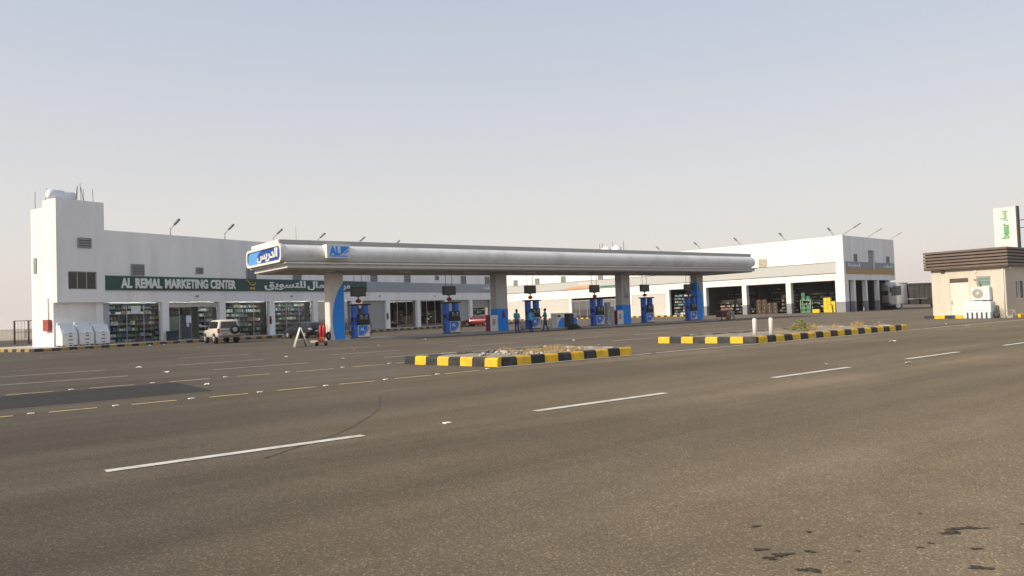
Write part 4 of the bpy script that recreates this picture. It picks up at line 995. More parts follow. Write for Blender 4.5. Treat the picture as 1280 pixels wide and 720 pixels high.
# ------------------------------------------------------------------ fuel pumps
def pump():
    r_ = thing('fuel_pump', (0, 0, 0), CR, '', 'fuel pump', 'blue fuel pumps under the canopy')
    b = MB(); b.box(-.60, -.32, -.27, .27, .02, 2.42, bev=.03); b.build('left_pillar', PUMPB, r_)
    b = MB(); b.box(-.57, -.35, -.282, -.272, .98, 1.58, bev=.004); b.build('seam_panel', BLUED, r_)
    b = MB(); b.box(.26, .60, -.25, .25, 1.72, 2.42, bev=.03); b.build('right_pillar', PUMPB, r_)
    b = MB(); b.box(-.80, .78, -.36, .36, 2.421, 2.52, bev=.02); b.build('cap', BLACK, r_)
    b = MB(); b.box(-.31, .62, -.36, .27, .97, 1.78, bev=.03); h_ = b.build('display_head', BLACK, r_)
    b = MB(); b.box(-.12, .14, -.372, -.362, 1.38, 1.6); b.box(.22, .48, -.372, -.362, 1.38, 1.6); b.build('screen', mat('screen_grey', (.16, .17, .18), .2), h_)
    b = MB(); b.box(-.10, .02, -.372, -.362, 1.62, 1.68); b.box(.34, .46, -.372, -.362, 1.62, 1.68); b.build('tag_plate', WHITEP, h_)
    b = MB(); b.box(-.31, .61, -.355, .26, .1, .96, bev=.02); p_ = b.build('lower_panel', WHITE, r_)
    pts = [(-.18, -.362, .93), (.42, -.362, .93)] + [(.42 - .62 * math.sin(R(a)) * .9, -.362, .30 + .63 * math.cos(R(a))) for a in range(10, 91, 16)] + [(-.18, -.362, .3)]
    pts = [(-.29, .94)] + [(-.29 + .74 * math.cos(R(a)), .94 - .76 * math.sin(R(a))) for a in range(0, 91, 10)]
    b = MB(); b.prism([(x, -.36, z) for x, z in pts], (0, -.006, 0)); b.build('blue_disc', mat('disc_blue', (.03, .20, .68), .45), p_)
    b = MB(); b.prism([(-.29 + .78 * math.cos(R(a)), -.36, .94 - .79 * math.sin(R(a))) for a in range(8, 80, 8)] + [(-.29 + .84 * math.cos(R(a)), -.36, .94 - .83 * math.sin(R(a))) for a in range(72, 0, -8)], (0, -.006, 0)); b.build('arc_mark', BLUED, p_)
    text('AL', -.15, .2, .55, .80, -.368, LETTER, 'letters', p_, .006, .03)
    b = MB(); b.box(-.64, .60, -.38, .38, 0, .06); b.build('plinth', BLACK, r_)
    for sx_ in (-1, 1):
        x_ = -.63 if sx_ < 0 else .59
        b = MB(); b.tube([(x_, -.1, 1.5), (x_ + .12 * sx_, -.14, 1.35), (x_ + .24 * sx_, -.18, .9), (x_ + .28 * sx_, -.18, .45), (x_ + .2 * sx_, -.16, .2), (x_ + .08 * sx_, -.1, .3), (x_ + .02 * sx_, -.06, .8)], .028, 6); b.build('hose', BLACK, r_)
        b = MB(); b.box(min(x_, x_ + .1 * sx_), max(x_, x_ + .1 * sx_), -.2, .0, 1.25, 1.55, bev=.02); b.tube([(x_ + .05 * sx_, -.25, 1.3), (x_ + .05 * sx_, -.22, 1.5)], .03, 6); b.build('nozzle', MAROON if sx_ > 0 else BLACK, r_)
    return r_
p0 = pump()
plabs = ['blue fuel pump immediately right of the cream leaf column', 'blue fuel pump standing alone left of the red car', 'blue fuel pump with attendants in blue around it', 'blue fuel pump left of the stack of pale cartons', 'blue fuel pump standing before the white shutter, right of the third column', 'blue fuel pump hard against the farthest leaf column']
ps = [1.9, 9.85, 18.2, 25.9, 32.7, 39.3]
def hang():
    r_ = thing('hanging_display', (0, 0, 0), CR, '', 'price display', 'price displays hanging under the canopy')
    b = MB(); b.box(-.58, .58, -.12, .12, -1.75, -1.05, bev=.02); h_ = b.build('case', DARKG, r_)
    b = MB(); b.box(-.5, .5, -.127, -.121, -1.68, -1.12); b.build('screen', mat('display_face', (.075, .08, .07), .3), h_)
    b = MB()
    for x in (-.3, .3): b.tube([(x, 0, -1.06), (x, 0, 0)], .022, 6)
    b.build('rods', STEEL, r_)
    return r_
h0 = hang()
def ball():
    r_ = thing('extinguisher_ball', (0, 0, 0), CR, '', 'fire extinguisher', 'red ceiling extinguishers over the pumps')
    b = MB(); b.sphere((0, 0, 0), .2, sc=(1.15, 1, .75)); b.tube([(0, 0, -.2), (0, 0, -.3)], .06, 8); b.build('body', RED, r_)
    b = MB(); b.tube([(0, 0, .1), (0, 0, .3)], .05, 8); b.box(-.12, .12, -.12, .12, .3, .34); b.build('bracket', STEEL, r_)
    return r_
b0 = ball()
where = ['right of the cream leaf column', 'left of the red car', 'the attendants serve at', 'left of the stack of pale cartons', 'before the white shutter', 'against the farthest leaf column']
for i, s_ in enumerate(ps):
    o = p0 if i == 0 else dup(p0, (0, 0, 0), CR); o.location = lp(CO, CR, s_, -.15, .15); o['label'] = plabs[i]
    o = h0 if i == 0 else dup(h0, (0, 0, 0), CR); o.location = lp(CO, CR, s_ + .05, .1, 4.985); o['label'] = 'dark hanging price display above the pump ' + where[i]
    o = b0 if i == 0 else dup(b0, (0, 0, 0), CR); o.location = lp(CO, CR, s_ + .05, .1, 4.985 - 1.75 - .34); o['label'] = 'red extinguisher ball hanging above the pump ' + where[i]

# red and white fire cabinets beside the columns
def cab():
    r_ = thing('fire_cabinet', (0, 0, 0), CR, '', 'fire cabinet', 'fire cabinets beside the columns')
    b = MB(); b.box(-.4, .4, -.32, .32, 0, 1.35, bev=.02); c = b.build('body', MAROON, r_)
    b = MB(); b.box(-.39, .39, -.335, -.322, .02, 1.33); d_ = b.build('door', WHITE, r_)
    b = MB(); b.box(-.18, .12, -.342, -.336, .5, 1.0); b.build('notice', SACK, d_)
    return r_
k0 = cab()
for i, (s_, lab) in enumerate(((13.75, 'maroon cabinet with white front beside the second column, near the red car'), (28.5, 'maroon cabinet with white front left of the third column, beside pale cartons'))):
    o = k0 if i == 0 else dup(k0, (0, 0, 0), CR); o.location = lp(CO, CR, s_, -.3, .15); o['label'] = lab

# air and water unit
r_ = thing('air_water_unit', lp(CO, CR, 21.7, -.3, .15), CR, 'white and blue air and water service counter between pumps', 'service unit')
b = MB(); b.box(-1.2, -.35, -.4, .4, .0, 1.2, bev=.02); c = b.build('left_cabinet', WHITE, r_)
b = MB(); b.prism([(-.36, -.406, .05)] + [(-.36 - .72 * math.cos(R(a)), -.406, .05 + .85 * math.sin(R(a))) for a in range(0, 91, 10)], (0, -.006, 0)); b.build('blue_quarter', BLUE, c)
b = MB(); b.box(-1.1, -.75, -.408, -.402, .93, 1.12); b.build('slot', DARKG, c)
b = MB(); b.box(-1.22, 1.2, -.42, .42, 1.201, 1.28); b.build('counter_top', WHITE, r_)
b = MB(); b.box(.35, .82, -.38, .38, .0, 1.2); b.build('dark_cabinet', DARKG, r_)
b = MB(); b.box(.822, 1.18, -.4, .4, .0, .85); b.build('blue_cabinet', BLUE, r_)
b = MB(); b.box(.824, 1.178, -.398, .398, .852, 1.2); b.build('white_cabinet', WHITE, r_)
r_ = thing('hose_coil', lp(CO, CR, 21.5, -1.9, 0), CR, 'heap of coiled black rubber hose before the air and water counter', 'hose')
b = MB(); pts = []
for k_ in range(150): a = k_ * .42; q = .75 - .0034 * k_; pts.append((q * math.cos(a), .6 * q * math.sin(a), .05 + .36 * k_ / 150 + .02 * math.sin(a * 3)))
b.tube(pts, .045, 6); b.build('coil', BLACK, r_)

# stack of pale cartons
cc = carton(CARTONL, (.42, .4, .42)); cw_ = carton(mat('blue_white_carton', (.36, .40, .50), .8, var=.25, scale=9), (.42, .4, .42)); i = 0; j_ = 0
for k_ in range(2):
    for z in range(5 - k_):
        if (z + k_) % 3 == 1: o = cw_ if j_ == 0 else dup(cw_, (0, 0, 0), CR); j_ += 1
        else: o = cc if i == 0 else dup(cc, (0, 0, 0), CR); i += 1
        o.location = lp(CO, CR, 27.15 + .46 * k_, -.3, .15 + .425 * z); o.rotation_euler = (0, 0, CR + rg.uniform(-.08, .08)); o['label'] = ('bluish carton' if (z + k_) % 3 == 1 else 'cream carton') + ' in the double stack left of the third column'; o['group'] = 'cartons between pump and column'
# A-frame boards
def aboard(lab, loc, rot, back=WHITE):
    r_ = thing('sandwich_board', loc, rot, lab, 'sign board')
    for sg_ in (-1, 1):
        b = MB()
        b.prism([(-.33, sg_ * .36, .0), (-.33, sg_ * .02, 1.15), (-.33, sg_ * .02 - .03 * sg_, 1.15), (-.33, sg_ * .36 - .03 * sg_, .0)], (.66, 0, 0))
        b.build('panel', back if sg_ < 0 else DARKG, r_)
    b = MB()
    for x in (-.35, .35):
        for sg_ in (-1, 1): b.tube([(x, sg_ * .4, 0), (x, 0, 1.2)], .024, 6)
        b.tube([(x, -.2, .45), (x, .2, .45)], .012, 6)
    b.build('frame', WHITE, r_); return r_
aboard('white sandwich board standing before the cream leaf column', (-13.1, 45.9, 0), R(-68))
aboard('pale sandwich board leaning on the asphalt beyond the farthest leaf column', lp(CO, CR, 44.9, -1.0, 0), R(-120), WHITEP)
# wheeled extinguisher and small clutter at the first column
r_ = thing('wheeled_extinguisher', lp(CO, CR, -1.15, -.5, .15), R(-20), 'red wheeled fire extinguisher with two cylinders left of the cream leaf column', 'fire extinguisher')
b = MB()
for x in (-.15, .13): b.tube([(x, 0, .2), (x, 0, .25), (x, 0, .95), (x, 0, 1.08), (x, 0, 1.15)], [.08, .125, .125, .07, .03], 10)
b.build('cylinders', RED, r_)
for x in (-.36, .36):
    b = MB(); b.tube([(x - .03, .16, .3), (x + .03, .16, .3)], .3, 16); w_ = b.build('wheel', TYRE, r_)
    b = MB(); b.tube([(x - .036, .16, .3), (x + .036, .16, .3)], .12, 12); b.build('hub', STEEL, w_)
b = MB(); b.tube([(-.3, .16, .3), (-.25, .2, 1.1), (.25, .2, 1.1), (.3, .16, .3)], .02, 6); b.build('trolley_frame', BLACK, r_)
r_ = thing('orange_crate', (-12.0, 46.6, .26), R(10), 'orange plastic crate on a black trolley by the sandwich board', 'crate')
b = MB(); b.box(-.2, .2, -.18, .18, 0, .03); 
for x0, x1, y0, y1 in ((-.2, .2, -.18, -.16), (-.2, .2, .16, .18), (-.2, -.18, -.159, .159), (.18, .2, -.159, .159)): b.box(x0, x1, y0, y1, .031, .28)
b.build('shell', ORANGE, r_)
r_ = thing('flat_trolley', (-12.0, 46.6, 0), R(10), 'low black flat trolley carrying the orange crate', 'trolley')
b = MB(); b.box(-.35, .35, -.24, .24, .2, .255, bev=.01); b.build('deck', BLACK, r_)
for x in (-.27, .27):
    for y in (-.18, .18): b = MB(); b.tube([(x, y - .03, .1), (x, y + .03, .1)], .1, 10); b.build('wheel', TYRE, r_)
# brown cooler box and stools beyond the farthest column
r_ = thing('cooler_box', lp(CO, CR, 43.4, -.9, 0), CR, 'reddish brown cooler box on a stand beyond the farthest leaf column', 'cooler')
b = MB(); b.box(-.5, .5, -.35, .35, .35, .95, bev=.03); b.build('box', mat('red_brown', (.10, .035, .03), .6, var=.15), r_)
b = MB(); b.box(-.53, .53, -.38, .38, .951, 1.05, bev=.02); b.build('lid', mat('brown_lid', (.2, .1, .07), .6), r_)
b = MB()
for x in (-.4, .4):
    for y in (-.28, .28): b.tube([(x, y, 0), (x, y, .36)], .03, 6)
b.build('legs', BLACK, r_)
r_ = thing('wicker_basket', lp(CO, CR, 44.0, -1.3, 0), CR, 'tan basket of goods beside the brown cooler box', 'basket')
b = MB(); b.tube([(0, 0, 0), (0, 0, .1), (0, 0, .6), (0, 0, .63)], [.2, .24, .32, .28], 14); b.build('basket', mat('wicker', (.25, .16, .09), .8, var=.3, scale=20), r_)
b = MB(); b.sphere((-.1, 0, .66), .15); b.sphere((.12, .05, .66), .14); b.build('contents', SACK, r_)
# sack and chair near attendants
r_ = thing('pale_sack', lp(CO, CR, 16.2, -1.3, .15), CR, 'pale filled sack standing beside the attendants', 'sack')
b = MB(); b.sphere((0, 0, .3), .3, sc=(.9, .7, 1.1)); b.tube([(0, 0, .55), (0, 0, .66)], [.12, .07], 8); b.build('sack', SACK, r_)
r_ = thing('plastic_chair', lp(CO, CR, 19.3, -.9, .15), CR + R(20), 'light blue plastic chair behind the right hand attendant', 'chair')
CB = mat('chair_blue', (.10, .17, .42), .5)
b = MB(); b.box(-.25, .25, -.25, .25, .42, .46, bev=.015); b.build('seat', CB, r_)
b = MB(); b.prism([(-.24, .22, .47), (-.24, .34, .9), (-.24, .30, .91), (-.24, .18, .47)], (.48, 0, 0)); b.build('backrest', CB, r_)
for x in (-.22, .22):
    for y in (-.22, .22): b = MB(); b.tube([(x * 1.1, y * 1.1, 0), (x, y, .42)], .022, 6); b.build('leg', CB, r_)

# ------------------------------------------------------------------ kiosk
kk = thing('kiosk', (*KO, 0), KR, 'small beige kiosk with brown louvred roof fascia at the right edge', 'kiosk')
DW = 4.2
b = MB()
b.holed(-5.05, 0, .0, 3.7, 0, .2, [(-3.75, -2.45, .18, 3.0), (-1.88, -.95, 2.33, 3.06)])
b.box(-5.05, -4.85, .201, DW, 0, 3.7); b.box(-5.05, 6.5, DW + .001, DW + .2, 0, 3.7)
b.build('wall', KBEIGE, kk)
b = MB()
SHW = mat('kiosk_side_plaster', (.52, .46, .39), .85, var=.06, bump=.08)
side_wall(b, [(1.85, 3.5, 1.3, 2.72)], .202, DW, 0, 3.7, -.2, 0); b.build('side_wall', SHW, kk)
b = MB(); b.box(-4.8, -.25, .25, DW - .05, 3.55, 3.7); b.build('ceiling', CEIL, kk)
b = MB(); b.box(-3.75, -2.45, .05, .11, .18, 2.68); d_ = b.build('door', DOORW, kk)
b = MB(); b.box(-3.68, -3.64, -.01, .049, 1.05, 1.3); b.build('handle', STEEL, d_)
b = MB(); b.box(-3.75, -2.45, .05, .10, 2.70, 3.0); b.build('fanlight', mat('fanlight_brown', (.10, .075, .06), .4), kk)
b = MB(); b.box(-1.86, -.97, .09, .10, 2.35, 3.04); w_ = b.build('window', GWIN, kk)
b = MB(); b.box(-1.87, -.96, .05, .089, 2.95, 3.05); b.box(-1.87, -.96, .05, .089, 2.34, 2.39); b.box(-1.87, -1.82, .05, .089, 2.391, 2.949); b.box(-1.01, -.96, .05, .089, 2.391, 2.949); b.box(-1.81, -1.02, .055, .088, 2.72, 2.76); b.build('frame', ALU, w_)
b = MB(); b.box(-.12, -.1, 1.9, 3.45, 1.35, 2.67); w_ = b.build('window', mat('kiosk_glass', (.10, .10, .10), .12), kk)
b = MB()
for y in (1.86, 2.3, 2.62, 3.42): b.box(-.09, -.02, y, y + .08, 1.31, 2.71)
b.box(-.09, -.02, 1.94, 3.42, 1.31, 1.37); b.box(-.09, -.02, 1.94, 3.42, 2.65, 2.71); b.build('frame', WHITE, w_)
b = MB(); b.box(-5.4, .32, -.36, DW + .4, 3.701, 3.75); b.box(-5.3, .22, -.26, DW + .3, 3.751, 5.02, 1)
n_ = 6; hh = 1.4 / n_
for k_ in range(n_):
    z = 3.752 + hh * k_
    b.prism([(-5.42, -.262, z), (-5.42, -.38, z + .03), (-5.42, -.36, z + hh * .72), (-5.42, -.262, z + hh * .8)], (5.76, 0, 0))
    b.prism([(.222, -.262, z), (.34, -.262, z + .03), (.32, -.262, z + hh * .72), (.222, -.262, z + hh * .8)], (0, DW + .6, 0))
    b.prism([(-5.302, -.262, z), (-5.42, -.262, z + .03), (-5.40, -.262, z + hh * .72), (-5.302, -.262, z + hh * .8)], (0, DW + .6, 0))
b.build('roof_fascia', [BROWN, mat('fascia_backing', (.05, .036, .03), .8)], kk)
b = MB(); b.tube([(-.13, -.06, .1), (-.13, -.06, 3.69)], .045, 8); b.build('drain_pipe', DOORW, kk)
for x in (-4.2, .1):
    b = MB(); b.box(x - .14, x + .14, -.2 if x < 0 else .3, -.002 if x < 0 else .5, 3.5, 3.65, bev=.02); b.build('wall_lamp', DARKG if x < 0 else WHITE, kk)
b = MB(); b.sphere((-1.95, -.02, 3.42), .13, sc=(1, .3, 1)); b.build('junction_box', DOORW, kk)
# air conditioner
r_ = thing('air_conditioner', lp(KO, KR, -1.5, -.02, 1.32), KR, 'cream outdoor air conditioner unit on the kiosk wall above a water tank', 'air conditioner')
b = MB(); b.box(-.6, .6, -.48, -.06, 0, .98, bev=.025); c = b.build('casing', WHITE, r_)
b = MB()
for q in (.36, .29, .22, .15): b.tube([(-.17 + q * math.cos(R(a)), -.495, .49 + q * math.sin(R(a))) for a in range(0, 361, 15)], .012, 5, cap=False)
for a in range(0, 180, 30): b.tube([(-.17 + .36 * math.cos(R(a)), -.495, .49 + .36 * math.sin(R(a))), (-.17 - .36 * math.cos(R(a)), -.495, .49 - .36 * math.sin(R(a)))], .008, 4)
b.sphere((-.17, -.495, .49), .09, sc=(1, .3, 1)); g_ = b.build('fan_grille', WHITE, c)
b = MB(); b.tube([(-.17, -.484, .49), (-.17, -.482, .49)], .36, 24); b.build('fan', mat('fan_disc_grey', (.22, .19, .15), .8), c)  # flat dark grey disc behind the grille
b = MB(); b.box(-.5, -.42, -.45, -.06, -.07, -.001); b.box(.42, .5, -.45, -.06, -.07, -.001); b.build('bracket', STEEL, r_)
b = MB(); b.tube([(-.55, -.04, 1.55), (-.35, -.1, 1.5), (-.18, -.16, 1.25), (-.12, -.2, .97)], .045, 8); b.build('hose', mat('hose_tan', (.34, .29, .23), .8), r_)
# white water tank
r_ = thing('plastic_tank', lp(KO, KR, -1.45, -.95, 0), KR, 'white ribbed plastic water tank under the air conditioner', 'water tank')
b = MB(); b.box(-.92, .92, -.42, .42, .42, 1.22, bev=.06); 
for k_ in range(6):
    x = -.88 + .31 * k_; b.box(x, x + .2, -.46, .40, 0.0, .44, bev=.04)
b.build('tank', WHITEP, r_)
b = MB(); b.box(-.93, .93, -.43, -.422, .58, .61); b.box(-.3, .3, -.2, .2, 1.22, 1.27); b.build('seam', mat('seam_blue_grey', (.42, .48, .52), .6), r_)
r_ = thing('potted_plant', lp(KO, KR, -.42, -.75, 0), KR, 'small green plant in a dark pot beside the white water tank', 'plant')
b = MB(); b.tube([(0, 0, 0), (0, 0, .3), (0, 0, .32)], [.16, .22, .2], 12); b.build('pot', DARKG, r_)
o = shrub('foliage', [mat('leaf_green', (.05, .16, .07), .7, var=.3), GREENB], 260, .75, .24, 5); o.parent = r_; o.location = (0, 0, .28)
r_ = thing('metal_stand', lp(KO, KR, .35, -.8, 0), KR, 'thin pale metal trestle at the kiosk corner', 'stand')
b = MB()
for x in (-.35, .35): b.tube([(x - .15, -.2, 0), (x, 0, .55)], .02, 6); b.tube([(x + .15, .2, 0), (x, 0, .55)], .02, 6)
b.tube([(-.4, 0, .55), (.4, 0, .55)], .022, 6); b.build('frame', SACK, r_)
b = MB(); kerb_run(b, (-5.4, -.75), (-2.45, -.75), 4, 1, w=.18, h=.25); kerb_run(b, (.7, .4), (.7, 9.4), 9, 0, w=.18, h=.25)
tag(b.build('kiosk_kerb', [YEL, BLK], loc=(*KO, 0), rot=KR), kind='structure')
b = MB(); b.box(-5.38, .52, -.56, 0 - .001, 0, .14); b.box(.001, .5, 0, 9, 0, .138); tag(b.build('kiosk_apron', PAVE, loc=(*KO, 0), rot=KR), kind='structure')

# pylon sign behind the kiosk
PO = (46.75, 68.6)
r_ = thing('pylon_sign', (*PO, 0), KR, 'tall white pylon sign with green lettering rising behind the kiosk', 'sign')
b = MB(); b.box(-1.85, 0, -.25, .25, 4.2, 9.75, bev=.02); c = b.build('sign_box', WHITE, r_)
b = MB(); b.box(.002, .12, -.27, .27, 4.2, 9.78); b.build('edge_trim', DARKG, c)
text('besar', -1.25, -.6, 6.85, 8.28, -.252, LETTERGREEN, 'letters', c, .02, .04, vertical=True)
text(AR('ﺑﺴﺎﺭ'), -1.3, -.6, 8.42, 9.45, -.252, LETTERGREEN, 'letters', c, .02, .04, vertical=True)
b = MB(); b.box(-1.5, -.6, -.2, .2, 0, 4.198); b.build('post', STEEL, r_)
b = MB()
for z in (8.45, 7.75): b.tube([(.12, 0, z), (2.6, .4, z + .12)], .045, 6)
b.build('side_arm', STEEL, r_)

# ------------------------------------------------------------------ vehicles
def loft(b, st, mi=0):
    """st: list of (x, [(y, z)...]) half sections, mirrored; returns rings"""
    rings = []
    for x, sec in st:
        full = [(y, z) for y, z in sec] + [(-y, z) for y, z in reversed(sec)]
        rings.append([b.bm.verts.new((x, y, z)) for y, z in full])
    n_ = len(rings[0])
    for A_, B_ in zip(rings, rings[1:]):
        for k_ in range(n_):
            f = b.bm.faces.new([A_[k_], B_[k_], B_[(k_ + 1) % n_], A_[(k_ + 1) % n_]]); f.smooth = True; f.material_index = mi
    for rg_ in (rings[0], rings[-1]): b.bm.faces.new(rg_).material_index = mi
    return rings
def wheel(root, x, y, r_, w=.22, rim=RIM):
    s_ = 1 if y > 0 else -1
    b = MB(); b.tube([(x, y - w / 2 * s_, r_), (x, y - w / 2 * s_ + .03 * s_, r_), (x, y + w / 2 * s_ - .03 * s_, r_), (x, y + w / 2 * s_, r_)], [r_ * .9, r_, r_, r_ * .9], 22); t_ = b.build('wheel', TYRE, root)
    b = MB(); b.tube([(x, y + w / 2 * s_ - .01 * s_, r_), (x, y + w / 2 * s_ + .012 * s_, r_)], [r_ * .62, r_ * .58], 18)
    for k_ in range(5): a = k_ * 1.2566; b.tube([(x, y + (w / 2 + .014) * s_, r_), (x + r_ * .55 * math.cos(a), y + (w / 2 + .014) * s_, r_ + r_ * .55 * math.sin(a))], .03, 5)
    b.build('rim', rim, t_)
def car(root, paint, st, glassm, wheels, wr, arch=.08):
    """st stations: x, z_sill, z_belt, z_top, hw, hw_top (z_top==z_belt for bonnet/boot)"""
    b = MB(); secs = []
    for x, zs, zb, zt, hw, ht in st:
        zm = (zs + zb) / 2
        sec = [(0.0, zs), (hw * .86, zs), (hw * .98, zs + .12), (hw, zm), (hw * .985, zb - .06), (hw * .94, zb)]
        if zt > zb + .05: sec += [(ht + (hw * .94 - ht) * .12, zt - .09), (ht * .86, zt - .015), (0.0, zt)]
        else: sec += [(hw * .86, zb + .02), (hw * .6, zb + .035), (0.0, zb + .045)]
        secs.append((x, sec))
    loft(b, secs); body = b.build('body', paint, root)
    # side windows
    cab_ = [s_ for s_ in st if s_[3] > s_[2] + .05]
    for sg_ in (1, -1):
        b = MB()
        for A_, B_ in zip(st, st[1:]):
            full = A_[3] > A_[2] + .05, B_[3] > B_[2] + .05
            if not any(full): continue
            if not all(full): continue
            if B_[0] - A_[0] < .16: continue
            def pt(s_, f): 
                y0 = s_[4] * .94; y1 = s_[5] + (s_[4] * .94 - s_[5]) * .12; z0 = s_[2]; z1 = s_[3] - .09
                return (y0 + (y1 - y0) * f + .012, z0 + (z1 - z0) * f)
            xa, xc = A_[0] + .05, B_[0] - .05
            p = [(xa, *pt(A_, .10)), (xc, *pt(B_, .10)), (xc, *pt(B_, .92)), (xa, *pt(A_, .92))]
            b.prism([(x, y * sg_, z) for x, y, z in p], (0, .012 * sg_, 0))
        if len(b.bm.faces): b.build('side_window', glassm, body)
        else: b.bm.free()
    # windscreen and rear window
    for A_, B_ in list(zip(st, st[1:])):
        full = A_[3] > A_[2] + .05, B_[3] > B_[2] + .05
        if full[0] == full[1]: continue
        lo, hi = (B_, A_) if full[0] else (A_, B_)
        zl = lo[2] + .07; d = -1 if lo[0] < hi[0] else 1
        w0, w1 = lo[4] * .80, hi[5] * .84
        p0_, p1_ = Vector((lo[0], 0, lo[2] + .045)), Vector((hi[0], 0, hi[3]))
        n__ = Vector((d * (p1_.z - p0_.z), 0, abs(p1_.x - p0_.x))).normalized() * .03
        a, c = p0_.lerp(p1_, .12) + n__, p0_.lerp(p1_, .9) + n__
        b = MB(); b.prism([(a.x, w0, a.z), (a.x, -w0, a.z), (c.x, -w1, c.z), (c.x, w1, c.z)], n__ * .5); b.build('windscreen' if d > 0 else 'rear_window', glassm, body)
    for x, y in wheels:
        b = MB(); s_ = 1 if y > 0 else -1; b.tube([(x, y - .1 * s_, wr + .02), (x, y + .118 * s_, wr + .02)], wr + arch, 20); b.build('wheel_arch', BLACK, body)
        wheel(root, x, y + .025 * s_, wr)
    return body
# white off-roader seen from behind (x forward)
suv = thing('off_roader', (-22.7, 59.6, 0), R(90 + 36), 'dusty white off-road vehicle with rear spare wheel parked by the market', 'car')
st = [(0.0, .55, 1.12, 1.12, .80, .6), (.02, .50, 1.15, 1.80, .86, .70), (.12, .48, 1.16, 1.88, .89, .72), (1.3, .45, 1.16, 1.92, .92, .74), (2.3, .45, 1.15, 1.91, .92, .73), (2.75, .45, 1.14, 1.86, .92, .70), (3.25, .45, 1.12, 1.12, .92, .7), (4.3, .45, 1.02, 1.02, .88, .7), (4.6, .5, .92, .92, .78, .6)]
bd_ = car(suv, CARW, st, CARGL, [(.95, .80), (.95, -.80), (3.7, .80), (3.7, -.80)], .38)
b = MB(); b.prism([(-.012, -.62, 1.24), (-.012, .62, 1.24), (.01, .58, 1.74), (.01, -.58, 1.74)], (-.02, 0, 0)); b.build('rear_window', CARGLB, bd_)
b = MB(); b.box(-.2, -.02, -.86, .86, .46, .66, bev=.03); b.build('rear_bumper', mat('bumper_grey', (.20, .18, .16), .5), bd_)
b = MB(); b.tube([(-.05, -.42, 1.10), (-.09, -.42, 1.10), (-.22, -.42, 1.10), (-.26, -.42, 1.10)], [.33, .37, .37, .33], 22); w_ = b.build('spare_wheel', TYRE, suv)
b = MB(); b.tube([(-.255, -.42, 1.10), (-.275, -.42, 1.10)], [.21, .17], 16); b.build('rim', RIM, w_)
for y in (-.80, .80): b = MB(); b.box(-.05, .06, y - .07, y + .07, .85, 1.2, bev=.015); b.build('tail_lamp', LAMPR, bd_)
b = MB(); b.box(-.02, -.005, -.1, .62, .92, 1.06); b.box(-.025, -.008, .1, .55, .70, .82); b.build('number_plate', mat('plate_grey', (.35, .34, .32), .5), bd_)
for y in (-1.0, 1.0): b = MB(); b.box(2.75, 2.85, y - .1, y + .1, 1.12, 1.3, bev=.03); b.build('mirror', BLACK, bd_)
# dark hatchback
dk = thing('dark_hatchback', (-17.4, 66.4, 0), R(90 + 50), 'dark hatchback parked behind the sandwich board and cream column', 'car')
st = [(0.0, .45, .88, .88, .74, .6), (.06, .35, .92, .92, .80, .6), (.32, .30, .92, 1.36, .84, .58), (.75, .28, .92, 1.46, .86, .62), (1.7, .26, .92, 1.50, .88, .64), (2.5, .26, .91, 1.46, .88, .62), (3.2, .26, .9, .9, .87, .6), (4.0, .28, .78, .78, .82, .6), (4.3, .35, .66, .66, .70, .5)]
bd_ = car(dk, CARD, st, CARGL, [(.75, .76), (.75, -.76), (3.35, .76), (3.35, -.76)], .31)
for y in (-.66, .66): b = MB(); b.box(-.02, .1, y - .1, y + .1, .72, .92, bev=.02); b.build('tail_lamp', LAMPR if y < 0 else LAMPC, bd_)
b = MB(); b.box(-.02, .0, -.26, .26, .60, .72); b.build('number_plate', WHITE, bd_)
# red saloon
rd_ = thing('red_saloon', (-2.3, 96.4, 0), R(90 + 69), 'red saloon car parked side on between the second pump and second column', 'car')
st = [(0.0, .40, .88, .88, .72, .6), (.08, .32, .95, .95, .80, .6), (.75, .28, .96, .96, .85, .6), (1.35, .26, .94, 1.40, .87, .60), (2.0, .26, .93, 1.46, .88, .63), (2.7, .26, .92, 1.42, .88, .62), (3.35, .26, .9, .9, .87, .6), (4.3, .28, .76, .76, .82, .6), (4.6, .36, .62, .62, .70, .5)]
bd_ = car(rd_, CARR, st, CARGL, [(.85, .76), (.85, -.76), (3.6, .76), (3.6, -.76)], .32)
for y in (-.62, .62): b = MB(); b.box(4.38, 4.6, y - .14, y + .14, .56, .70, bev=.02); b.build('headlight', LAMPC, bd_)
# dump truck
tr = thing('dump_truck', (59.2, 113.2, 0), R(180 - 4), 'dump truck with white cab and dark ribbed bed between right building and kiosk', 'truck'); tr.scale = (1.17, 1.17, 1.17)
b = MB()
loft(b, [(-.02, [(0, .7), (1.15, .7), (1.2, .8), (1.2, 2.2), (1.15, 3.2), (1.0, 3.4), (0, 3.45)]), (1.3, [(0, .6), (1.15, .6), (1.22, .8), (1.22, 2.2), (1.16, 3.3), (1.0, 3.5), (0, 3.55)]), (2.0, [(0, .55), (1.1, .55), (1.2, .8), (1.2, 1.9), (1.12, 3.2), (.95, 3.45), (0, 3.5)]), (2.25, [(0, .6), (1.05, .6), (1.12, .8), (1.12, 1.8), (1.05, 2.9), (.9, 3.2), (0, 3.25)])])
cb = b.build('cab', TRUCKW, tr)
for sg_ in (1, -1):
    b = MB(); b.prism([(.75, 1.225 * sg_, 1.9), (1.95, 1.225 * sg_, 1.75), (1.95, 1.2 * sg_, 2.75), (1.75, 1.19 * sg_, 3.0), (.75, 1.19 * sg_, 3.05)], (0, .015 * sg_, 0)); b.build('side_window', CARGL, cb)
    b = MB(); b.box(2.0, 2.12, 1.3 * sg_ - .08, 1.3 * sg_ + .08, 2.2, 2.9); b.build('mirror', BLACK, cb)
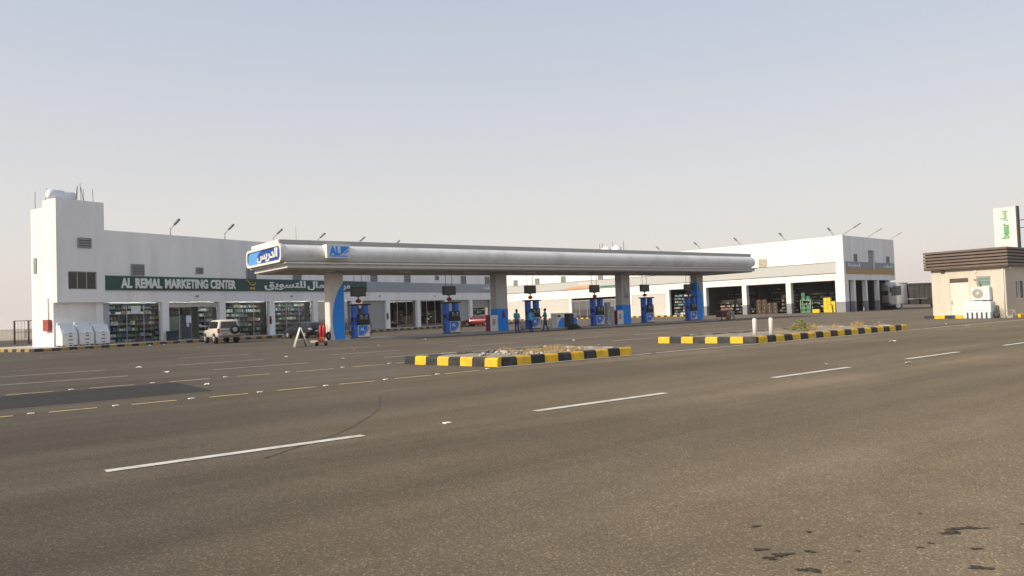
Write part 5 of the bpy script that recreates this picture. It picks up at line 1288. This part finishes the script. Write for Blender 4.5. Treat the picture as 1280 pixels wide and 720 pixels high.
b = MB(); b.prism([(2.262, -.95, 1.9), (2.262, .95, 1.9), (2.2, .9, 3.0), (2.2, -.9, 3.0)], (.02, 0, 0)); b.build('windscreen', CARGL, cb)
b = MB(); b.box(2.0, 2.32, -1.15, 1.15, .45, .95, bev=.04); b.build('bumper', mat('bumper_dark_green', (.05, .07, .06), .6), cb)
b = MB(); b.box(-7.2, .3, -.45, .45, .75, 1.05); b.box(-1.5, -.4, .5, 1.15, .6, 1.25, bev=.05); b.box(-1.5, -.4, -1.15, -.5, .6, 1.25, bev=.05); b.box(-3.4, -1.8, -1.15, -.5, .55, 1.3, bev=.05); b.box(-3.4, -1.8, .5, 1.15, .55, 1.3, bev=.05); b.box(-7.2, -3.5, -1.1, 1.1, 1.06, 1.34); b.box(-7.3, -7.1, -1.2, 1.2, .5, 1.0); b.build('chassis', CHASS, tr)
b = MB(); b.prism([(-7.3, -1.2, 1.35), (-.35, -1.2, 1.35), (-.2, -1.2, 3.25), (-7.4, -1.2, 3.25)], (0, 2.4, 0)); b.box(-.2, .9, -1.1, 1.1, 3.3, 3.42)
for k_ in range(11):
    x = -7.0 + .62 * k_
    for sg_ in (1, -1): b.box(x, x + .16, min(1.2 * sg_, 1.3 * sg_), max(1.2 * sg_, 1.3 * sg_), 1.45, 3.15)
b.box(-7.4, -.2, 1.2, 1.32, 3.1, 3.3); b.box(-7.4, -.2, -1.32, -1.2, 3.1, 3.3)
b.build('dump_bed', TRUCKG, tr)
for x in (1.15, -4.4, -5.8):
    for y in (1.0, -1.0): wheel(tr, x, y, .52, .34, CHASS if x < 0 else RIM)

# ------------------------------------------------------------------ attendants
def person(loc, rot, label, shirt, pose, height=1.78, cap=False, lsh=None):
    """one skinned body; x forward"""
    root = thing('person', loc, rot, label, 'person', None)
    V, E, Rr = [], [], []
    def add(p, r_, par=None):
        V.append(Vector(p)); Rr.append(r_)
        if par is not None: E.append((par, len(V) - 1))
        return len(V) - 1
    pel = add((0, 0, .93), (.135, .16))
    wa = add((.0, 0, 1.08), (.115, .145), pel); ch = add((.01, 0, 1.28), (.125, .18), wa); nk0 = add((0, 0, 1.43), (.075, .10), ch)
    nk = add((.01, 0, 1.50), (.05, .05), nk0); h1 = add((.025, 0, 1.585), (.082, .075), nk); h2 = add((.02, 0, 1.69), (.085, .075), h1); h3 = add((.01, 0, 1.755), (.05, .05), h2)
    nose = add((.115, 0, 1.625), (.014, .014), h1)
    for s_ in (1, -1): add((.015, .088 * s_, 1.63), (.014, .02), h1)
    for s_, (kx, kz, fx) in ((1, pose['lleg']), (-1, pose['rleg'])):
        hp = add((0, .095 * s_, .86), (.095, .10), pel); kn = add((kx, .105 * s_, kz), (.062, .062), hp); an = add((fx, .11 * s_, .09), (.042, .042), kn)
        add((fx + .17, .125 * s_, .04), (.036, .045), an)
    for s_, (ex, ey, ez, hx, hy, hz) in ((1, pose['larm']), (-1, pose['rarm'])):
        sh = add((0, .19 * s_, 1.40), (.062, .062), nk0); el = add((ex, ey * s_, ez), (.043, .043), sh); wr = add((hx, hy * s_, hz), (.028, .028), el)
        d = (Vector((hx, hy * s_, hz)) - Vector((ex, ey * s_, ez))).normalized(); sd_ = Vector((d.y, -d.x, 0)) if abs(d.z) < .9 else Vector((1, 0, 0)); sd_.normalize()
        pm = add(Vector((hx, hy * s_, hz)) + d * .07, (.026, .036), wr)
        for q, ln_ in ((-.03, .075), (-.01, .09), (.01, .085), (.03, .07)):
            k1 = add(Vector((hx, hy * s_, hz)) + d * .10 + sd_ * q, (.0095, .0095), pm); add(Vector((hx, hy * s_, hz)) + d * (.10 + ln_) + sd_ * q + Vector((.015, 0, -.01)), (.008, .008), k1)
        add(Vector((hx, hy * s_, hz)) + d * .08 + sd_ * .065, (.010, .010), wr)
    me = bpy.data.meshes.new('body'); me.from_pydata(V, E, []); o = bpy.data.objects.new('body_cage', me); col.objects.link(o)
    o.modifiers.new('skin', 'SKIN'); sb = o.modifiers.new('sub', 'SUBSURF'); sb.levels = 1
    for i, r_ in enumerate(Rr): r_ = (r_[0] * 1.2, r_[1] * 1.2) if r_[0] > .03 and V[i].z < 1.46 else r_; me.skin_vertices[0].data[i].radius = r_; me.skin_vertices[0].data[i].use_root = (i == 0)
    dg = bpy.context.evaluated_depsgraph_get(); m2 = bpy.data.meshes.new_from_object(o.evaluated_get(dg)); bpy.data.objects.remove(o)
    m2.name = 'body'
    m2.materials.clear()
    for m_ in (SKIN, shirt, TROU, BLACK): m2.materials.append(m_)
    for f in m2.polygons:
        c = f.center; f.use_smooth = True
        hand = min((c - Vector((p_[3], p_[4] * s_, p_[5]))).length for p_, s_ in ((pose['larm'], 1), (pose['rarm'], -1))) < .16
        f.material_index = 0 if c.z > 1.475 or hand else 1 if c.z > .90 else 2 if c.z > .1 else 3
        if c.z <= .9 and (abs(c.y) > .24): f.material_index = 1 if not hand else 0
    ob = bpy.data.objects.new('body', m2); col.objects.link(ob); ob.parent = root
    b = MB(); b.sphere((-.005, 0, 1.70), .105, sc=(1.0, .92, .8)); b.sphere((-.04, 0, 1.66), .09, sc=(.9, .95, 1.0)); b.build('hair', HAIR if not cap else TROU, root)
    b = MB()
    for s_ in (1, -1): b.sphere((.095, .032 * s_, 1.645), .012)
    b.build('eyes', HAIR, root)
    k_ = height / 1.80; root.scale = (k_, k_, k_)
    return root
stand = dict(lleg=(.02, .48, 0), rleg=(-.02, .48, -.04), larm=(.02, .25, 1.14, .22, .16, 1.0), rarm=(.05, .26, 1.14, .26, .15, 1.05))
reach = dict(lleg=(.03, .48, .02), rleg=(-.03, .48, -.06), larm=(.14, .24, 1.2, .38, .16, 1.22), rarm=(.16, .24, 1.22, .40, .14, 1.15))
stride = dict(lleg=(.14, .50, .18), rleg=(-.08, .47, -.26), larm=(-.08, .25, 1.14, .1, .24, .92), rarm=(.12, .25, 1.15, .34, .18, 1.05))
person(lp(CO, CR, 14.6, -2.6, 0), R(-60), 'attendant in teal shirt and navy trousers standing left of the third pump', SHIRTT, stand, 1.92)
person(lp(CO, CR, 15.4, -3.4, 0), R(60), 'attendant in a dark cap and bright blue shirt facing the third pump', SHIRTB, reach, 1.92, True)
person(lp(CO, CR, 17.6, -2.6, 0), R(190), 'attendant in teal shirt striding right of the third pump', SHIRTT, stride, 1.92)

# ------------------------------------------------------------------ dusty air
hz = bpy.data.materials.new('dusty_air'); hz.use_nodes = True
nt = hz.node_tree
for n_ in list(nt.nodes): nt.nodes.remove(n_)
ho = nt.nodes.new('ShaderNodeOutputMaterial'); hv = nt.nodes.new('ShaderNodeVolumePrincipled')
hv.inputs['Color'].default_value = (0.86, 0.83, 0.80, 1); hv.inputs['Density'].default_value = 0.0003; hv.inputs['Anisotropy'].default_value = 0.2
nt.links.new(hv.outputs[0], ho.inputs['Volume'])
b = MB(); b.box(-320, 420, -60, 520, -1.0, 16.5)
tag(b.build('haze', hz), kind='stuff')
